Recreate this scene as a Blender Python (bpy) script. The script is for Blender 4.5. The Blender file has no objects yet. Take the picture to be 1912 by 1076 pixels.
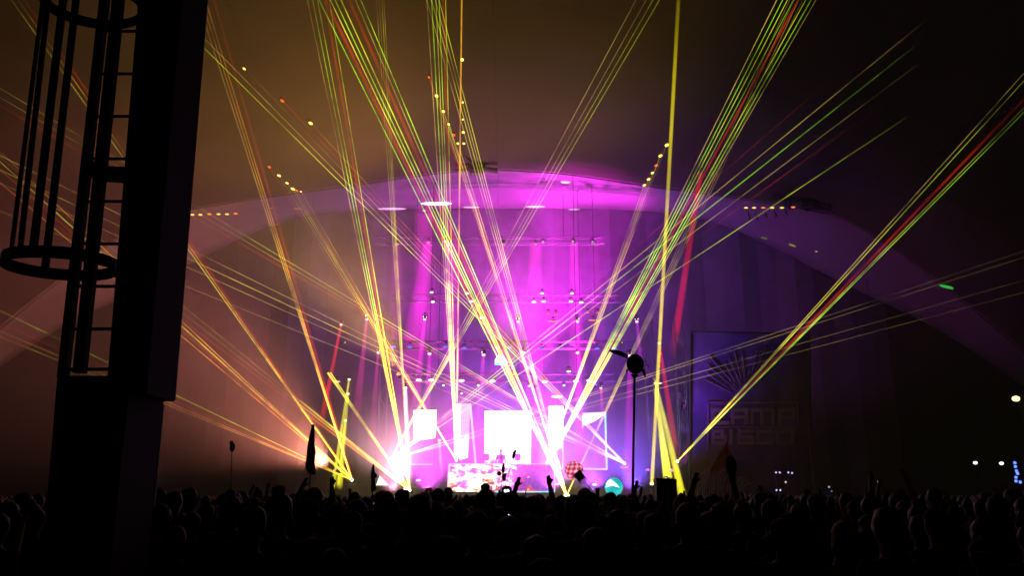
import bpy, bmesh, math, random
from mathutils import Vector, Matrix, noise
R = math.radians
scene = bpy.context.scene
random.seed(11)

# ---------------------------------------------------------------- camera, night sky, exposure
F = 1500.0                       # focal length in photo pixels (photo is 1912 x 1076)
CAMZ = 1.8
TH = math.atan(387.0 / F)        # upward pitch, horizon at photo row 925
cd = bpy.data.cameras.new('camera'); cam = bpy.data.objects.new('camera', cd)
scene.collection.objects.link(cam)
cd.sensor_width = 36; cd.lens = 36 * F / 1912.0; cd.clip_start = 0.05; cd.clip_end = 2000
cam.location = (0, 0, CAMZ); cam.rotation_euler = (math.pi / 2 + TH, 0, 0)
scene.camera = cam
world = bpy.data.worlds.new('World'); scene.world = world; world.use_nodes = True
wn = world.node_tree.nodes; wl = world.node_tree.links
sky = wn.new('ShaderNodeTexSky'); sky.sky_type = 'NISHITA'; sky.sun_disc = False
sky.sun_elevation = R(-9); sky.sun_rotation = R(200)
wl.new(sky.outputs[0], wn['Background'].inputs[0]); wn['Background'].inputs[1].default_value = 0.05
scene.view_settings.view_transform = 'Standard'; scene.view_settings.look = 'None'
scene.view_settings.exposure = 0.0; scene.view_settings.gamma = 1.0
cy = scene.cycles
cy.use_denoising = True; cy.max_bounces = 6; cy.diffuse_bounces = 2; cy.glossy_bounces = 2
cy.volume_bounces = 0; cy.transparent_max_bounces = 96; cy.transmission_bounces = 2
cy.sample_clamp_indirect = 2.0; cy.sample_clamp_direct = 0
cy.use_adaptive_sampling = False

# ---------------------------------------------------------------- helpers
C = scene.collection
CT, ST = math.cos(TH), math.sin(TH)
def P(px, py, Y):
    """world point on depth plane Y seen at photo pixel (px, py)"""
    x = (px - 956.0) / F; v = (538.0 - py) / F
    d = Vector((x, CT - ST * v, ST + CT * v)); t = Y / d.y
    return Vector((d.x * t, Y, CAMZ + d.z * t))
def ray(px, py):
    x = (px - 956.0) / F; v = (538.0 - py) / F
    return Vector((x, CT - ST * v, ST + CT * v)).normalized()

def frame_of(d):
    d = d.normalized(); a = Vector((0, 0, 1)) if abs(d.z) < 0.9 else Vector((1, 0, 0))
    u = d.cross(a).normalized(); return u, d.cross(u).normalized()

class MB:
    def __init__(s): s.v = []; s.f = []; s.mi = []; s.a = None
    def add(s, vs, fs, mi=0):
        n = len(s.v); s.v += [Vector(q) for q in vs]; s.f += [tuple(i + n for i in q) for q in fs]; s.mi += [mi] * len(fs); return s
    def box(s, c, sz, m=None, mi=0):
        c = Vector(c); h = Vector(sz) / 2
        vs = [Vector((sx * h.x, sy * h.y, sz_ * h.z)) for sx in (-1, 1) for sy in (-1, 1) for sz_ in (-1, 1)]
        if m: vs = [m @ q for q in vs]
        return s.add([c + q for q in vs], [(0,1,3,2),(4,6,7,5),(0,4,5,1),(2,3,7,6),(0,2,6,4),(1,5,7,3)], mi)
    def tube(s, p0, p1, r0, r1=None, n=8, cap=True, mi=0):
        p0, p1 = Vector(p0), Vector(p1); r1 = r0 if r1 is None else r1
        u, w = frame_of(p1 - p0); vs = []
        for p, r in ((p0, r0), (p1, r1)):
            for i in range(n):
                a = 2 * math.pi * i / n; vs.append(p + (u * math.cos(a) + w * math.sin(a)) * r)
        fs = [(i, (i + 1) % n, n + (i + 1) % n, n + i) for i in range(n)]
        if cap: fs += [tuple(range(n - 1, -1, -1)), tuple(range(n, 2 * n))]
        return s.add(vs, fs, mi)
    def path(s, pts, rad, n=6, mi=0):
        pts = [Vector(p) for p in pts]
        if not isinstance(rad, (list, tuple)): rad = [rad] * len(pts)
        vs = []
        for k, p in enumerate(pts):
            d = pts[min(k + 1, len(pts) - 1)] - pts[max(k - 1, 0)]
            u, w = frame_of(d)
            for i in range(n):
                a = 2 * math.pi * i / n; vs.append(p + (u * math.cos(a) + w * math.sin(a)) * rad[k])
        fs = [(k * n + i, k * n + (i + 1) % n, (k + 1) * n + (i + 1) % n, (k + 1) * n + i) for k in range(len(pts) - 1) for i in range(n)]
        fs += [tuple(range(n - 1, -1, -1)), tuple(range((len(pts) - 1) * n, len(pts) * n))]
        return s.add(vs, fs, mi)
    def ball(s, c, r, nu=12, nv=8, m=None, mi=0, mifun=None):
        c = Vector(c); r = Vector(r) if not isinstance(r, (int, float)) else Vector((r, r, r)); vs = []
        for j in range(1, nv):
            for i in range(nu):
                a = 2 * math.pi * i / nu; b = math.pi * j / nv
                vs.append(Vector((r.x * math.sin(b) * math.cos(a), r.y * math.sin(b) * math.sin(a), r.z * math.cos(b))))
        vs += [Vector((0, 0, r.z)), Vector((0, 0, -r.z))]
        if m: vs = [m @ q for q in vs]
        T, B = len(vs) - 2, len(vs) - 1; fs = []; ms = []
        for j in range(nv - 2):
            for i in range(nu):
                fs.append((j * nu + i, (j + 1) * nu + i, (j + 1) * nu + (i + 1) % nu, j * nu + (i + 1) % nu)); ms.append((i, j + 1))
        for i in range(nu):
            fs.append((T, i, (i + 1) % nu)); ms.append((i, 0))
            fs.append((B, (nv - 2) * nu + (i + 1) % nu, (nv - 2) * nu + i)); ms.append((i, nv - 1))
        n = len(s.mi); s.add([c + q for q in vs], fs, mi)
        if mifun:
            for k, (i, j) in enumerate(ms): s.mi[n + k] = mifun(i, j)
        return s
    def prism(s, poly, off, mi=0):
        """closed solid from a planar polygon (list of Vector) extruded by off"""
        n = len(poly); off = Vector(off); vs = [Vector(p) for p in poly] + [Vector(p) + off for p in poly]
        fs = [tuple(range(n - 1, -1, -1)), tuple(range(n, 2 * n))] + [(i, (i + 1) % n, n + (i + 1) % n, n + i) for i in range(n)]
        return s.add(vs, fs, mi)
    def build(s, name, mats, parent=None, smooth=False):
        o0 = parent.location if parent is not None else Vector((0, 0, 0))
        if parent is not None and parent.parent is not None: o0 = o0 + parent.parent.location
        me = bpy.data.meshes.new(name); me.from_pydata([q - o0 for q in s.v], [], s.f)
        if not isinstance(mats, (list, tuple)): mats = [mats]
        for m in mats: me.materials.append(m)
        if len(mats) > 1: me.polygons.foreach_set('material_index', s.mi)
        if smooth: me.polygons.foreach_set('use_smooth', [True] * len(me.polygons))
        if s.a is not None:
            at = me.attributes.new('along', 'FLOAT', 'POINT'); at.data.foreach_set('value', s.a)
        me.validate(); me.update()
        o = bpy.data.objects.new(name, me); C.objects.link(o)
        if parent is not None: o.parent = parent
        return o

def tag(o, label=None, cat=None, group=None, kind=None):
    if label: o['label'] = label
    if cat: o['category'] = cat
    if group: o['group'] = group
    if kind: o['kind'] = kind
    return o
def empty(name, loc, label, cat, group=None):
    o = bpy.data.objects.new(name, None); C.objects.link(o); o.location = Vector(loc); o.empty_display_size = 0.2
    return tag(o, label, cat, group)
def child(o, parent):
    """parent an object placed in world space by its mesh (origin at 0)"""
    o.parent = parent; o.location = o.location - parent.location; return o

# ---------------------------------------------------------------- materials
def mat(name, col, rough=0.8, var=0.25, scale=6.0, metal=0.0, spec=0.3, bump=0.0):
    m = bpy.data.materials.new(name); m.use_nodes = True; n = m.node_tree.nodes; l = m.node_tree.links
    b = n['Principled BSDF']; b.inputs['Roughness'].default_value = rough; b.inputs['Metallic'].default_value = metal
    b.inputs['Specular IOR Level'].default_value = spec
    tc = n.new('ShaderNodeTexCoord'); nz = n.new('ShaderNodeTexNoise'); nz.inputs['Scale'].default_value = scale; nz.inputs['Detail'].default_value = 4
    l.new(tc.outputs['Object'], nz.inputs['Vector'])
    rp = n.new('ShaderNodeValToRGB'); rp.color_ramp.elements[0].position = 0.3; rp.color_ramp.elements[1].position = 0.7
    rp.color_ramp.elements[0].color = [c * (1 - var) for c in col] + [1]; rp.color_ramp.elements[1].color = [min(1, c * (1 + var)) for c in col] + [1]
    l.new(nz.outputs['Fac'], rp.inputs[0]); l.new(rp.outputs[0], b.inputs['Base Color'])
    if bump:
        bp = n.new('ShaderNodeBump'); bp.inputs['Strength'].default_value = bump; bp.inputs['Distance'].default_value = 0.02
        l.new(nz.outputs['Fac'], bp.inputs['Height']); l.new(bp.outputs[0], b.inputs['Normal'])
    return m
def emit(name, col, strength, sample=False):
    m = bpy.data.materials.new(name); m.use_nodes = True; n = m.node_tree.nodes; l = m.node_tree.links
    n.remove(n['Principled BSDF']); e = n.new('ShaderNodeEmission'); e.inputs[0].default_value = (*col, 1); e.inputs[1].default_value = strength
    l.new(e.outputs[0], n['Material Output'].inputs[0])
    m.cycles.emission_sampling = 'AUTO' if sample else 'NONE'
    return m
_bm = {}
def beam_mat(col, near, far, soft=0, power=2.0, smoke=0.45, fade_in=0.0, fade_out=0.0):
    """glowing tube standing in for beam light scattered by smoke: adds to what is behind, patchy by noise"""
    key = (tuple(round(c, 3) for c in col), near, far, soft, power, smoke, fade_out)
    if key in _bm: return _bm[key]
    m = bpy.data.materials.new('light_beam'); m.use_nodes = True; n = m.node_tree.nodes; l = m.node_tree.links
    n.remove(n['Principled BSDF']); out = n['Material Output']
    e = n.new('ShaderNodeEmission'); e.inputs[0].default_value = (*col, 1)
    t = n.new('ShaderNodeBsdfTransparent'); ad = n.new('ShaderNodeAddShader')
    l.new(t.outputs[0], ad.inputs[0]); l.new(e.outputs[0], ad.inputs[1]); l.new(ad.outputs[0], out.inputs[0])
    def math_(op, a, b):
        q = n.new('ShaderNodeMath'); q.operation = op; q.use_clamp = False
        for k, x in enumerate((a, b)):
            if isinstance(x, (int, float)): q.inputs[k].default_value = x
            else: l.new(x, q.inputs[k])
        return q.outputs[0]
    at = n.new('ShaderNodeAttribute'); at.attribute_name = 'along'
    s = math_('ADD', math_('MULTIPLY', math_('POWER', math_('SUBTRACT', 1.0, at.outputs['Fac']), power), near - far), far)
    if fade_out: s = math_('MULTIPLY', s, math_('MINIMUM', 1.0, math_('MULTIPLY', math_('SUBTRACT', 1.0, at.outputs['Fac']), 1.0 / fade_out)))
    if smoke:
        ge = n.new('ShaderNodeNewGeometry'); nz = n.new('ShaderNodeTexNoise'); nz.inputs['Scale'].default_value = 0.45; nz.inputs['Detail'].default_value = 5
        nz.inputs['Roughness'].default_value = 0.62
        l.new(ge.outputs['Position'], nz.inputs['Vector'])
        mr = n.new('ShaderNodeMapRange'); mr.inputs[1].default_value = 0.38; mr.inputs[2].default_value = 0.62
        mr.inputs[3].default_value = 1 - smoke; mr.inputs[4].default_value = 1 + smoke
        l.new(nz.outputs['Fac'], mr.inputs[0]); s = math_('MULTIPLY', s, mr.outputs[0])
    if soft:      # path length through a round beam: longest through its axis
        lw = n.new('ShaderNodeLayerWeight'); lw.inputs[0].default_value = 0.5
        s = math_('MULTIPLY', s, math_('POWER', math_('SUBTRACT', 1.0, lw.outputs['Facing']), soft))
    s = math_('MULTIPLY', s, 0.5)                    # every ray crosses two walls
    l.new(s, e.inputs[1]); m.cycles.emission_sampling = 'NONE'; _bm[key] = m
    return m
def beam_mesh(p0, p1, r0, r1, m, parent, n=6, seg=10, name='beam'):
    b = MB(); p0, p1 = Vector(p0), Vector(p1); u, w = frame_of(p1 - p0); al = []
    for k in range(seg + 1):
        t = (k / seg) ** 1.4; p = p0.lerp(p1, t); r = r0 + (r1 - r0) * t
        for i in range(n):
            a = 2 * math.pi * i / n; b.v.append(p + (u * math.cos(a) + w * math.sin(a)) * r); al.append(t)
    b.f = [(k * n + i, k * n + (i + 1) % n, (k + 1) * n + (i + 1) % n, (k + 1) * n + i) for k in range(seg) for i in range(n)]
    b.a = al
    return b.build(name, m, parent, smooth=True)

M = dict(
    black=mat('black_paint', (0.018, 0.018, 0.02), 0.55, 0.3, 4), steel=mat('steel', (0.25, 0.25, 0.26), 0.5, 0.2, 8, 0.6),
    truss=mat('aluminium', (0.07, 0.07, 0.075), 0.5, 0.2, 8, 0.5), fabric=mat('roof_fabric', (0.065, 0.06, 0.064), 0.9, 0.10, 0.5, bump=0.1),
    drape_shaded=mat('shaded_drape', (0.02, 0.015, 0.026), 0.95, 0.3, 1.2),  # darker copy of the curtain: the dim sides are put into its colour
    canopy=mat('dimmed_canopy', (0.014, 0.011, 0.009), 0.95, 0.25, 0.25, bump=0.1),  # front canopy colour darkened so the lamp light on it stays dim
    curtain=mat('stage_curtain', (0.05, 0.042, 0.06), 0.9, 0.3, 1.2), deck=mat('stage_deck', (0.05, 0.05, 0.055), 0.6, 0.3, 3),
    ground=mat('trodden_ground', (0.06, 0.055, 0.04), 0.95, 0.4, 0.8, bump=0.4), column=mat('column_paint', (0.006, 0.0055, 0.0055), 0.8, 0.3, 5),
    skin=mat('skin', (0.2, 0.12, 0.09), 0.6, 0.1, 9), hair_d=mat('dark_hair', (0.02, 0.014, 0.01), 0.6, 0.4, 40), hair_b=mat('fair_hair', (0.07, 0.045, 0.025), 0.6, 0.4, 40),
    shirt_a=mat('black_shirt', (0.02, 0.02, 0.022), 0.9), shirt_b=mat('grey_shirt', (0.05, 0.05, 0.055), 0.9), shirt_c=mat('red_shirt', (0.1, 0.015, 0.015), 0.9),
    shirt_d=mat('navy_shirt', (0.03, 0.04, 0.1), 0.9), jeans=mat('jeans', (0.03, 0.04, 0.07), 0.9), cloth_dark=mat('dark_cloth', (0.03, 0.03, 0.04), 0.9),
    banner=mat('banner_print', (0.16, 0.06, 0.30), 0.8, 0.5, 0.5), letter=mat('banner_letter', (0.30, 0.15, 0.32), 0.8, 0.15, 2), stick=mat('wood_stick', (0.05, 0.035, 0.025), 0.8),
    strand=mat('pale_strand', (0.5, 0.45, 0.42), 0.6), pennant=mat('pennant_cloth', (0.35, 0.14, 0.06), 0.9), flag=mat('flag_cloth', (0.16, 0.13, 0.2), 0.9, 0.3, 5), red=mat('red_foam', (0.45, 0.05, 0.07), 0.7), darkred=mat('dark_red_cloth', (0.16, 0.02, 0.03), 0.8),
    green=mat('leaf_green', (0.04, 0.1, 0.03), 0.7), violet_board=mat('violet_board', (0.05, 0.03, 0.06), 0.8), whitecloth=mat('white_cloth', (0.75, 0.72, 0.72), 0.8), basket=mat('brown_basket', (0.12, 0.05, 0.03), 0.9), amber=mat('amber_felt', (0.16, 0.07, 0.01), 0.9),
)
def translucent(m, f=0.6):
    n = m.node_tree.nodes; l = m.node_tree.links; b = n['Principled BSDF']; tr = n.new('ShaderNodeBsdfTranslucent'); mx = n.new('ShaderNodeMixShader'); mx.inputs[0].default_value = f
    l.new(b.inputs['Base Color'].links[0].from_socket, tr.inputs[0]); l.new(b.outputs[0], mx.inputs[1]); l.new(tr.outputs[0], mx.inputs[2]); l.new(mx.outputs[0], n['Material Output'].inputs[0])
for k_ in ('red', 'whitecloth', 'flag', 'pennant'): translucent(M[k_])
def LIN(r, g, b):
    f = lambda c: (c / 255 / 12.92) if c <= 10 else ((c / 255 + 0.055) / 1.055) ** 2.4
    return (f(r), f(g), f(b))

# ---------------------------------------------------------------- ground
g = MB(); g.add([(-400, -60, 0), (400, -60, 0), (400, 700, 0), (-400, 700, 0)], [(0, 1, 2, 3)])
tag(g.build('ground', M['ground']), 'dark trodden festival ground under the crowd', 'ground', kind='structure')

# ---------------------------------------------------------------- pavilion roof
YA, YB, YC = 46.0, 52.0, -14.0
def interp(tab, x):
    if x <= tab[0][0]: (a, b), (c, d) = tab[0], tab[1]
    elif x >= tab[-1][0]: (a, b), (c, d) = tab[-2], tab[-1]
    else:
        for k in range(len(tab) - 1):
            if tab[k][0] <= x <= tab[k + 1][0]: (a, b), (c, d) = tab[k], tab[k + 1]; break
    return b + (d - b) * (x - a) / (c - a)
up_half = [(0, 318), (120, 325), (270, 347), (400, 364), (530, 385), (630, 402), (700, 440), (770, 487), (870, 563), (980, 655), (1100, 760), (1250, 900)]
lo_half = [(0, 390), (160, 390), (270, 394), (370, 404), (450, 432), (530, 471), (670, 543), (780, 592), (880, 650), (980, 722), (1100, 800), (1250, 890)]
def smooth_tab(h):
    full = [(930 - x, y) for x, y in reversed(h[1:])] + [(930 + x, y) for x, y in h]
    return full
UPT, LOT = smooth_tab(up_half), smooth_tab(lo_half)
def avg(tab, x, w=30): return sum(interp(tab, x + k * w / 2) for k in (-2, -1, 0, 1, 2)) / 5
NX = 72; xs = [930 - 1240 + 2480 * k / NX for k in range(NX + 1)]
upW = [P(x, avg(UPT, x), YA) for x in xs]; loW = [P(x, avg(LOT, x), YB) for x in xs]
ztab = [(p.x, p.z) for p in upW]
SL = 0.14
def ceil_z(x, Y): return interp(ztab, x) + SL * (YA - Y) + 0.10
def on_ceiling(px, py):
    d = ray(px, py); t = 20.0; o = Vector((0, 0, CAMZ))
    for k in range(400):
        p = o + d * t
        if p.y > YA or p.z >= ceil_z(p.x, p.y): break
        t += 0.1
    return o + d * (t - 0.12)
roof = empty('pavilion_roof', (0, YA, 0), 'white fabric pavilion roof arching over the stage and crowd', 'roof')
def grid(rows):
    b = MB(); n = len(rows[0])
    for r in rows: b.v += [Vector(p) for p in r]
    for j in range(len(rows) - 1):
        for i in range(n - 1): b.f.append((j * n + i, j * n + i + 1, (j + 1) * n + i + 1, (j + 1) * n + i)); b.mi.append(0)
    return b
rows = []
for k in range(13):
    Y = YA + 0.25 + (YC - YA) * k / 12
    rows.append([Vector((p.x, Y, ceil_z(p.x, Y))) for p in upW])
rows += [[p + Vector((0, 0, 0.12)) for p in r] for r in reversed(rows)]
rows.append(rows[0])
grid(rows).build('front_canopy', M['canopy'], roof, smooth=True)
rows = []
for k in range(7):
    t = k / 6; rows.append([a.lerp(b, t) + Vector((0, 0, 0.5 * math.sin(math.pi * t))) for a, b in zip(upW, loW)])
rows += [[p + Vector((0, 0, 0.1)) for p in r] for r in reversed(rows)]
rows.append(rows[0])
grid(rows).build('stage_canopy', M['fabric'], roof, smooth=True)
b = MB(); b.path([p + Vector((0, 0.0, 0.12)) for p in upW], 0.05, 8); b.build('arch_edge', M['fabric'], roof, smooth=True)
for k in range(6, NX - 5, 10):           # seam ribs of the stage canopy
    b = MB(); b.path([upW[k].lerp(loW[k], t / 6) + Vector((0, 0, 0.5 * math.sin(math.pi * t / 6) - 0.01)) for t in range(7)], 0.035, 5); b.build('seam_rib', M['fabric'], roof)
for k in range(6, NX - 5, 10):
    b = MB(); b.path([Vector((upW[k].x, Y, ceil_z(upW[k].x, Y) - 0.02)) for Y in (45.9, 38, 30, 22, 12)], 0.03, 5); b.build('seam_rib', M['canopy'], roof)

# backdrop curtain hung from the back edge of the roof
bk = empty('stage_backdrop', (0, YB + 0.3, 0), 'dark violet curtain hanging behind the stage', 'curtain')
for nm, i0, i1, mt in (('side_drape', 17, 25, 'drape_shaded'), ('drape', 25, 53, 'curtain'), ('side_drape', 53, 57, 'drape_shaded')):
    rows = []
    for k in range(2):
        rows.append([Vector((p.x, YB + 0.05 + 0.14 * math.sin(i * 1.9), p.z if k == 0 else 0.0)) for i, p in list(enumerate(loW))[i0:i1 + 1]])
    rows += [[p + Vector((0, 0.12, 0)) for p in r] for r in reversed(rows)]
    grid(rows).build(nm, M[mt], bk)

# steel nodes hung on the arch
def roof_node(label, px, py, Y, parts, mast):
    c = P(px, py, Y); t = empty('roof_node', c, label, 'rigging', 'steel nodes on the roof arch'); s = Y / F * 1.04
    for nm, (x0, y0, x1, y1, r0, r1) in parts:
        b = MB(); b.path([c + Vector((x0 * s, 0, -y0 * s)), c + Vector(((x0 + x1) / 2 * s, 0.05, -(y0 + y1) / 2 * s)), c + Vector((x1 * s, 0, -y1 * s))], [r0 * s, (r0 + r1) / 2 * s, r1 * s], 8)
        b.build(nm, M['black'], t)
    if mast:
        b = MB(); top = Vector((c.x + mast * s, Y - 1.0, ceil_z(c.x, Y - 1.0))); 
        b.path([c.lerp(top, k / 8) for k in range(9)], 0.04, 5)
        for k in range(7): q = c.lerp(top, (k + 0.5) / 7); b.box(q, (0.13, 0.13, 0.22))
        b.build('hoist_chain', M['black'], t)
    return t
roof_node('compact steel node hanging at the top of the arch', 890, 312, 45.2,
    [('hub', (-12, 8, 12, 8, 10, 9)), ('arm', (-10, 5, -40, 8, 5, 4)), ('arm', (10, 3, 40, 8, 5, 6)), ('lug', (-12, 4, -14, -20, 5, 2)), ('lug', (13, 4, 18, -22, 4, 2)), ('lug', (0, 3, 1, -16, 5, 3)), ('bolt', (-4, 8, -4, 16, 6, 4)), ('bolt', (9, 8, 9, 15, 5, 3))], -24)
roof_node('long steel node with forked arms on the right side of the arch', 1500, 380, 45.0,
    [('hub', (-8, 2, 18, 0, 10, 10)), ('arm', (-8, -4, -60, -9, 6, 3)), ('arm', (-60, -9, -62, -2, 3, 2)), ('arm', (15, -4, 50, -16, 8, 5)), ('arm', (15, 6, 52, 14, 7, 3)), ('lug', (40, -12, 60, -14, 4, 2)), ('lug', (22, -8, 26, -26, 3, 1)), ('lug', (50, -10, 50, 8, 2, 2)), ('bolt', (-25, -4, -28, 12, 4, 2)), ('bolt', (8, 6, 6, 16, 4, 3)), ('bolt', (30, 4, 33, 14, 3, 2))], 0)
for i, (px, py) in enumerate([(1398, 408), (1412, 409), (1429, 404), (1447, 403), (1467, 400)]):
    c = P(px, py, 45.3); b = MB(); b.path([c + Vector((0, 0, 0.5)), c + Vector((0.02, 0, 0.15)), c + Vector((0.1, 0, 0)), c + Vector((0.02, 0, -0.12))], [0.02, 0.05, 0.06, 0.03], 6)
    tag(b.build('cable_clamp', M['black']), '%s small dark clamp from the left under the right arch node' % ['first', 'second', 'third', 'fourth', 'fifth'][i], 'clamp', 'clamps along the arch')

# ---------------------------------------------------------------- stage, desk, screens
DZ = 1.55
st = empty('stage', (3, 46, 0), 'low black stage with violet lit front edge', 'stage')
x0, x1 = P(690, 925, 40).x, P(1290, 925, 40).x
b = MB(); b.box(((x0 + x1) / 2, 46, DZ - 0.1), (x1 - x0, 12, 0.2)); b.build('deck', M['deck'], st)
for k in range(12):
    w = (x1 - x0) / 12; b = MB(); b.box((x0 + w * (k + 0.5), 40.2, (DZ - 0.2) / 2), (w - 0.03, 0.08, DZ - 0.2)); b.build('skirt_panel', M['black'], st)
b = MB(); b.box(((x0 + x1) / 2, 39.95, DZ - 0.06), (x1 - x0, 0.06, 0.07)); b.build('lip', M['truss'], st)
rz = P(935, 920, 43.1).z
b = MB(); b.box((P(936, 0, 45.2).x, 45.0, (DZ + 2.45) / 2), (6.2, 3.2, 2.45 - DZ)); b.build('riser', M['deck'], st)

def poly_px(pts, Y): return [P(x, y, Y) for x, y in pts]
white = emit('screen_white', (1.0, 0.96, 1.0), 5.5, True); cyan = emit('screen_cyan', (0.25, 0.85, 1.0), 2.0); pinkw = emit('screen_pink', (1.0, 0.55, 0.95), 1.6)
lilac = emit('screen_lilac', LIN(165, 95, 225), 0.8); frame_w = emit('frame_white', (0.95, 0.8, 1.0), 1.6)
def noise_screen(name, ramp, scale, strength, det=6, dist=1.2, aspect=(1, 1, 1), thr=None):
    m = bpy.data.materials.new(name); m.use_nodes = True; n = m.node_tree.nodes; l = m.node_tree.links
    n.remove(n['Principled BSDF']); e = n.new('ShaderNodeEmission'); e.inputs[1].default_value = strength
    tc = n.new('ShaderNodeTexCoord'); mp = n.new('ShaderNodeMapping'); mp.inputs['Scale'].default_value = aspect
    nz = n.new('ShaderNodeTexNoise'); nz.inputs['Scale'].default_value = scale; nz.inputs['Detail'].default_value = det; nz.inputs['Distortion'].default_value = dist
    l.new(tc.outputs['Generated'], mp.inputs[0]); l.new(mp.outputs[0], nz.inputs['Vector'])
    fac = nz.outputs['Fac']
    if thr:     # picture gets emptier towards one side, as the animation on the screen does
        sx = n.new('ShaderNodeSeparateXYZ'); l.new(tc.outputs['Generated'], sx.inputs[0])
        mr = n.new('ShaderNodeMapRange')
        for k, v in enumerate(thr[1:]): mr.inputs[k + 1].default_value = v
        l.new(sx.outputs[thr[0]], mr.inputs[0]); ad = n.new('ShaderNodeMath'); ad.operation = 'ADD'; l.new(fac, ad.inputs[0]); l.new(mr.outputs[0], ad.inputs[1]); fac = ad.outputs[0]
    rp = n.new('ShaderNodeValToRGB'); el = rp.color_ramp.elements
    el[0].position, el[0].color = ramp[0][0], (*ramp[0][1], 1); el[1].position, el[1].color = ramp[-1][0], (*ramp[-1][1], 1)
    for p_, c_ in ramp[1:-1]: q = el.new(p_); q.color = (*c_, 1)
    l.new(fac, rp.inputs[0]); l.new(rp.outputs[0], e.inputs[0]); l.new(e.outputs[0], n['Material Output'].inputs[0])
    m.cycles.emission_sampling = 'NONE'
    return m
fire = noise_screen('screen_fire', [(0.30, LIN(140, 70, 215)), (0.44, LIN(205, 60, 215)), (0.48, LIN(255, 40, 120)), (0.52, (1.0, 0.55, 0.08)), (0.56, (1.6, 1.3, 0.5)), (0.63, (2.6, 2.5, 2.2))], 6.0, 1.35, 9, 0.9, (2.6, 1, 1), (0, 0.45, 1.0, 0.06, -0.26))
cloudy = noise_screen('screen_cloud', [(0.40, LIN(240, 110, 250)), (0.5, (1.3, 1.1, 1.3)), (0.6, (5.5, 5.3, 5.5))], 2.2, 1.0, 5, 0.6, (1.4, 1, 1.2), (2, 0.0, 0.38, -0.12, 0.6))
mixed = noise_screen('screen_mixed', [(0.40, LIN(170, 90, 230)), (0.5, (1.0, 0.4, 0.7)), (0.58, (1.2, 1.1, 0.9)), (0.66, (5, 4.8, 5))], 2.4, 1.0, 5, 1.0, (1, 1, 3), (2, 0.25, 0.6, -0.05, 0.6))
violet = noise_screen('screen_violet', [(0.35, LIN(115, 80, 215)), (0.6, LIN(205, 80, 230))], 1.6, 0.75, 2, 0.4)
def screen(label, quad, Y, fill, shapes=(), edges=(), th=0.12, name='led_screen'):
    c = P(sum(q[0] for q in quad) / 4, max(q[1] for q in quad), Y)
    t = empty(name, c, label, 'screen', None)
    b = MB(); b.prism(poly_px(quad, Y), (0, th, 0)); b.build('cabinet', M['black'], t)
    b = MB(); b.prism(poly_px(quad, Y - 0.012), (0, 0.008, 0)); dp_ = b.build('display', fill, t)
    for pts, m_ in shapes:
        b = MB(); b.prism(poly_px(pts, Y - 0.026), (0, 0.008, 0)); b.build('picture_block', m_, dp_)
    for (xa, ya, xb, yb, w, m_) in edges:
        b = MB(); b.tube(P(xa, ya, Y - 0.06), P(xb, yb, Y - 0.06), w * Y / F * 0.5, None, 6); b.build('light_edge', m_, t)
    return t
screen('left portrait screen glowing white in its upper half', [(771, 766), (812, 766), (809, 869), (769, 869)], 46.0, violet,
    [([(772, 767), (815, 766), (813, 818), (790, 822), (772, 820)], white)], [(768, 868, 808, 868, 2.2, frame_w), (809, 820, 808, 868, 1.5, lilac), (770, 820, 768, 868, 1.5, lilac)])
screen('narrow slanted white screen between the left and centre screens', [(848, 756), (878, 754), (874, 856), (848, 862)], 46.4, pinkw,
    [([(848, 756), (860, 755), (858, 858), (848, 861)], white), ([(858, 830), (875, 812), (873, 855), (856, 860)], white)], [(878, 754, 888, 866, 4, frame_w)])
screen('large white centre screen behind the performer', [(905, 768), (992, 768), (991, 872), (905, 872)], 47.5, cloudy)
screen('tall narrow screen right of the centre screen with white top', [(1025, 759), (1052, 759), (1051, 876), (1024, 876)], 46.4, mixed,
    [([(1025, 759), (1051, 759), (1051, 818), (1025, 818)], white)], [(1051, 818, 1051, 876, 2.5, frame_w), (1036, 876, 1051, 876, 2, frame_w)])
screen('right portrait screen with white wedge and cyan outline', [(1088, 773), (1131, 771), (1132, 878), (1088, 876)], 46.0, violet,
    [([(1089, 774), (1129, 773), (1112, 786), (1090, 795)], white)], [(1088, 773, 1130, 771, 3, frame_w), (1130, 771, 1133, 878, 3.2, cyan), (1090, 876, 1133, 877, 3.4, frame_w), (1088, 774, 1088, 800, 2.4, frame_w)])
dk = screen('wide desk front screen with fiery animation', [(839, 868), (1036, 868), (1036, 919), (835, 919)], 43.0, fire,
    [], [(838, 867, 1034, 867, 1.5, frame_w), (839, 868, 836, 918, 3.4, frame_w), (1036, 868, 1036, 919, 1.8, frame_w), (925, 919, 960, 919, 3, cyan), (960, 919, 1000, 919, 3, frame_w), (1000, 919, 1036, 919, 2.4, cyan)], 1.0, 'dj_desk')
dk['category'] = 'desk'
# speakers beside the performer
for i, px in enumerate((908, 967)):
    c = P(px, 866, 44.2); c.z = 2.45; t = empty('monitor_speaker', c, '%s small monitor speaker on a stand beside the performer' % ('left', 'right')[i], 'speaker', 'booth monitors')
    top = P(px, 849, 44.2).z; b = MB(); b.box((c.x, c.y, top - 0.15), (0.32, 0.3, 0.34)); b.build('cabinet', M['cloth_dark'], t)
    b = MB(); b.tube((c.x, c.y, 2.45), (c.x, c.y, top - 0.3), 0.03); b.box((c.x, c.y, 2.47), (0.35, 0.35, 0.03)); b.build('stand', M['black'], t)
    b = MB(); b.tube((c.x, c.y - 0.16, top - 0.17), (c.x, c.y - 0.14, top - 0.17), 0.1, None, 12); b.build('driver', M['steel'], t)

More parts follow.
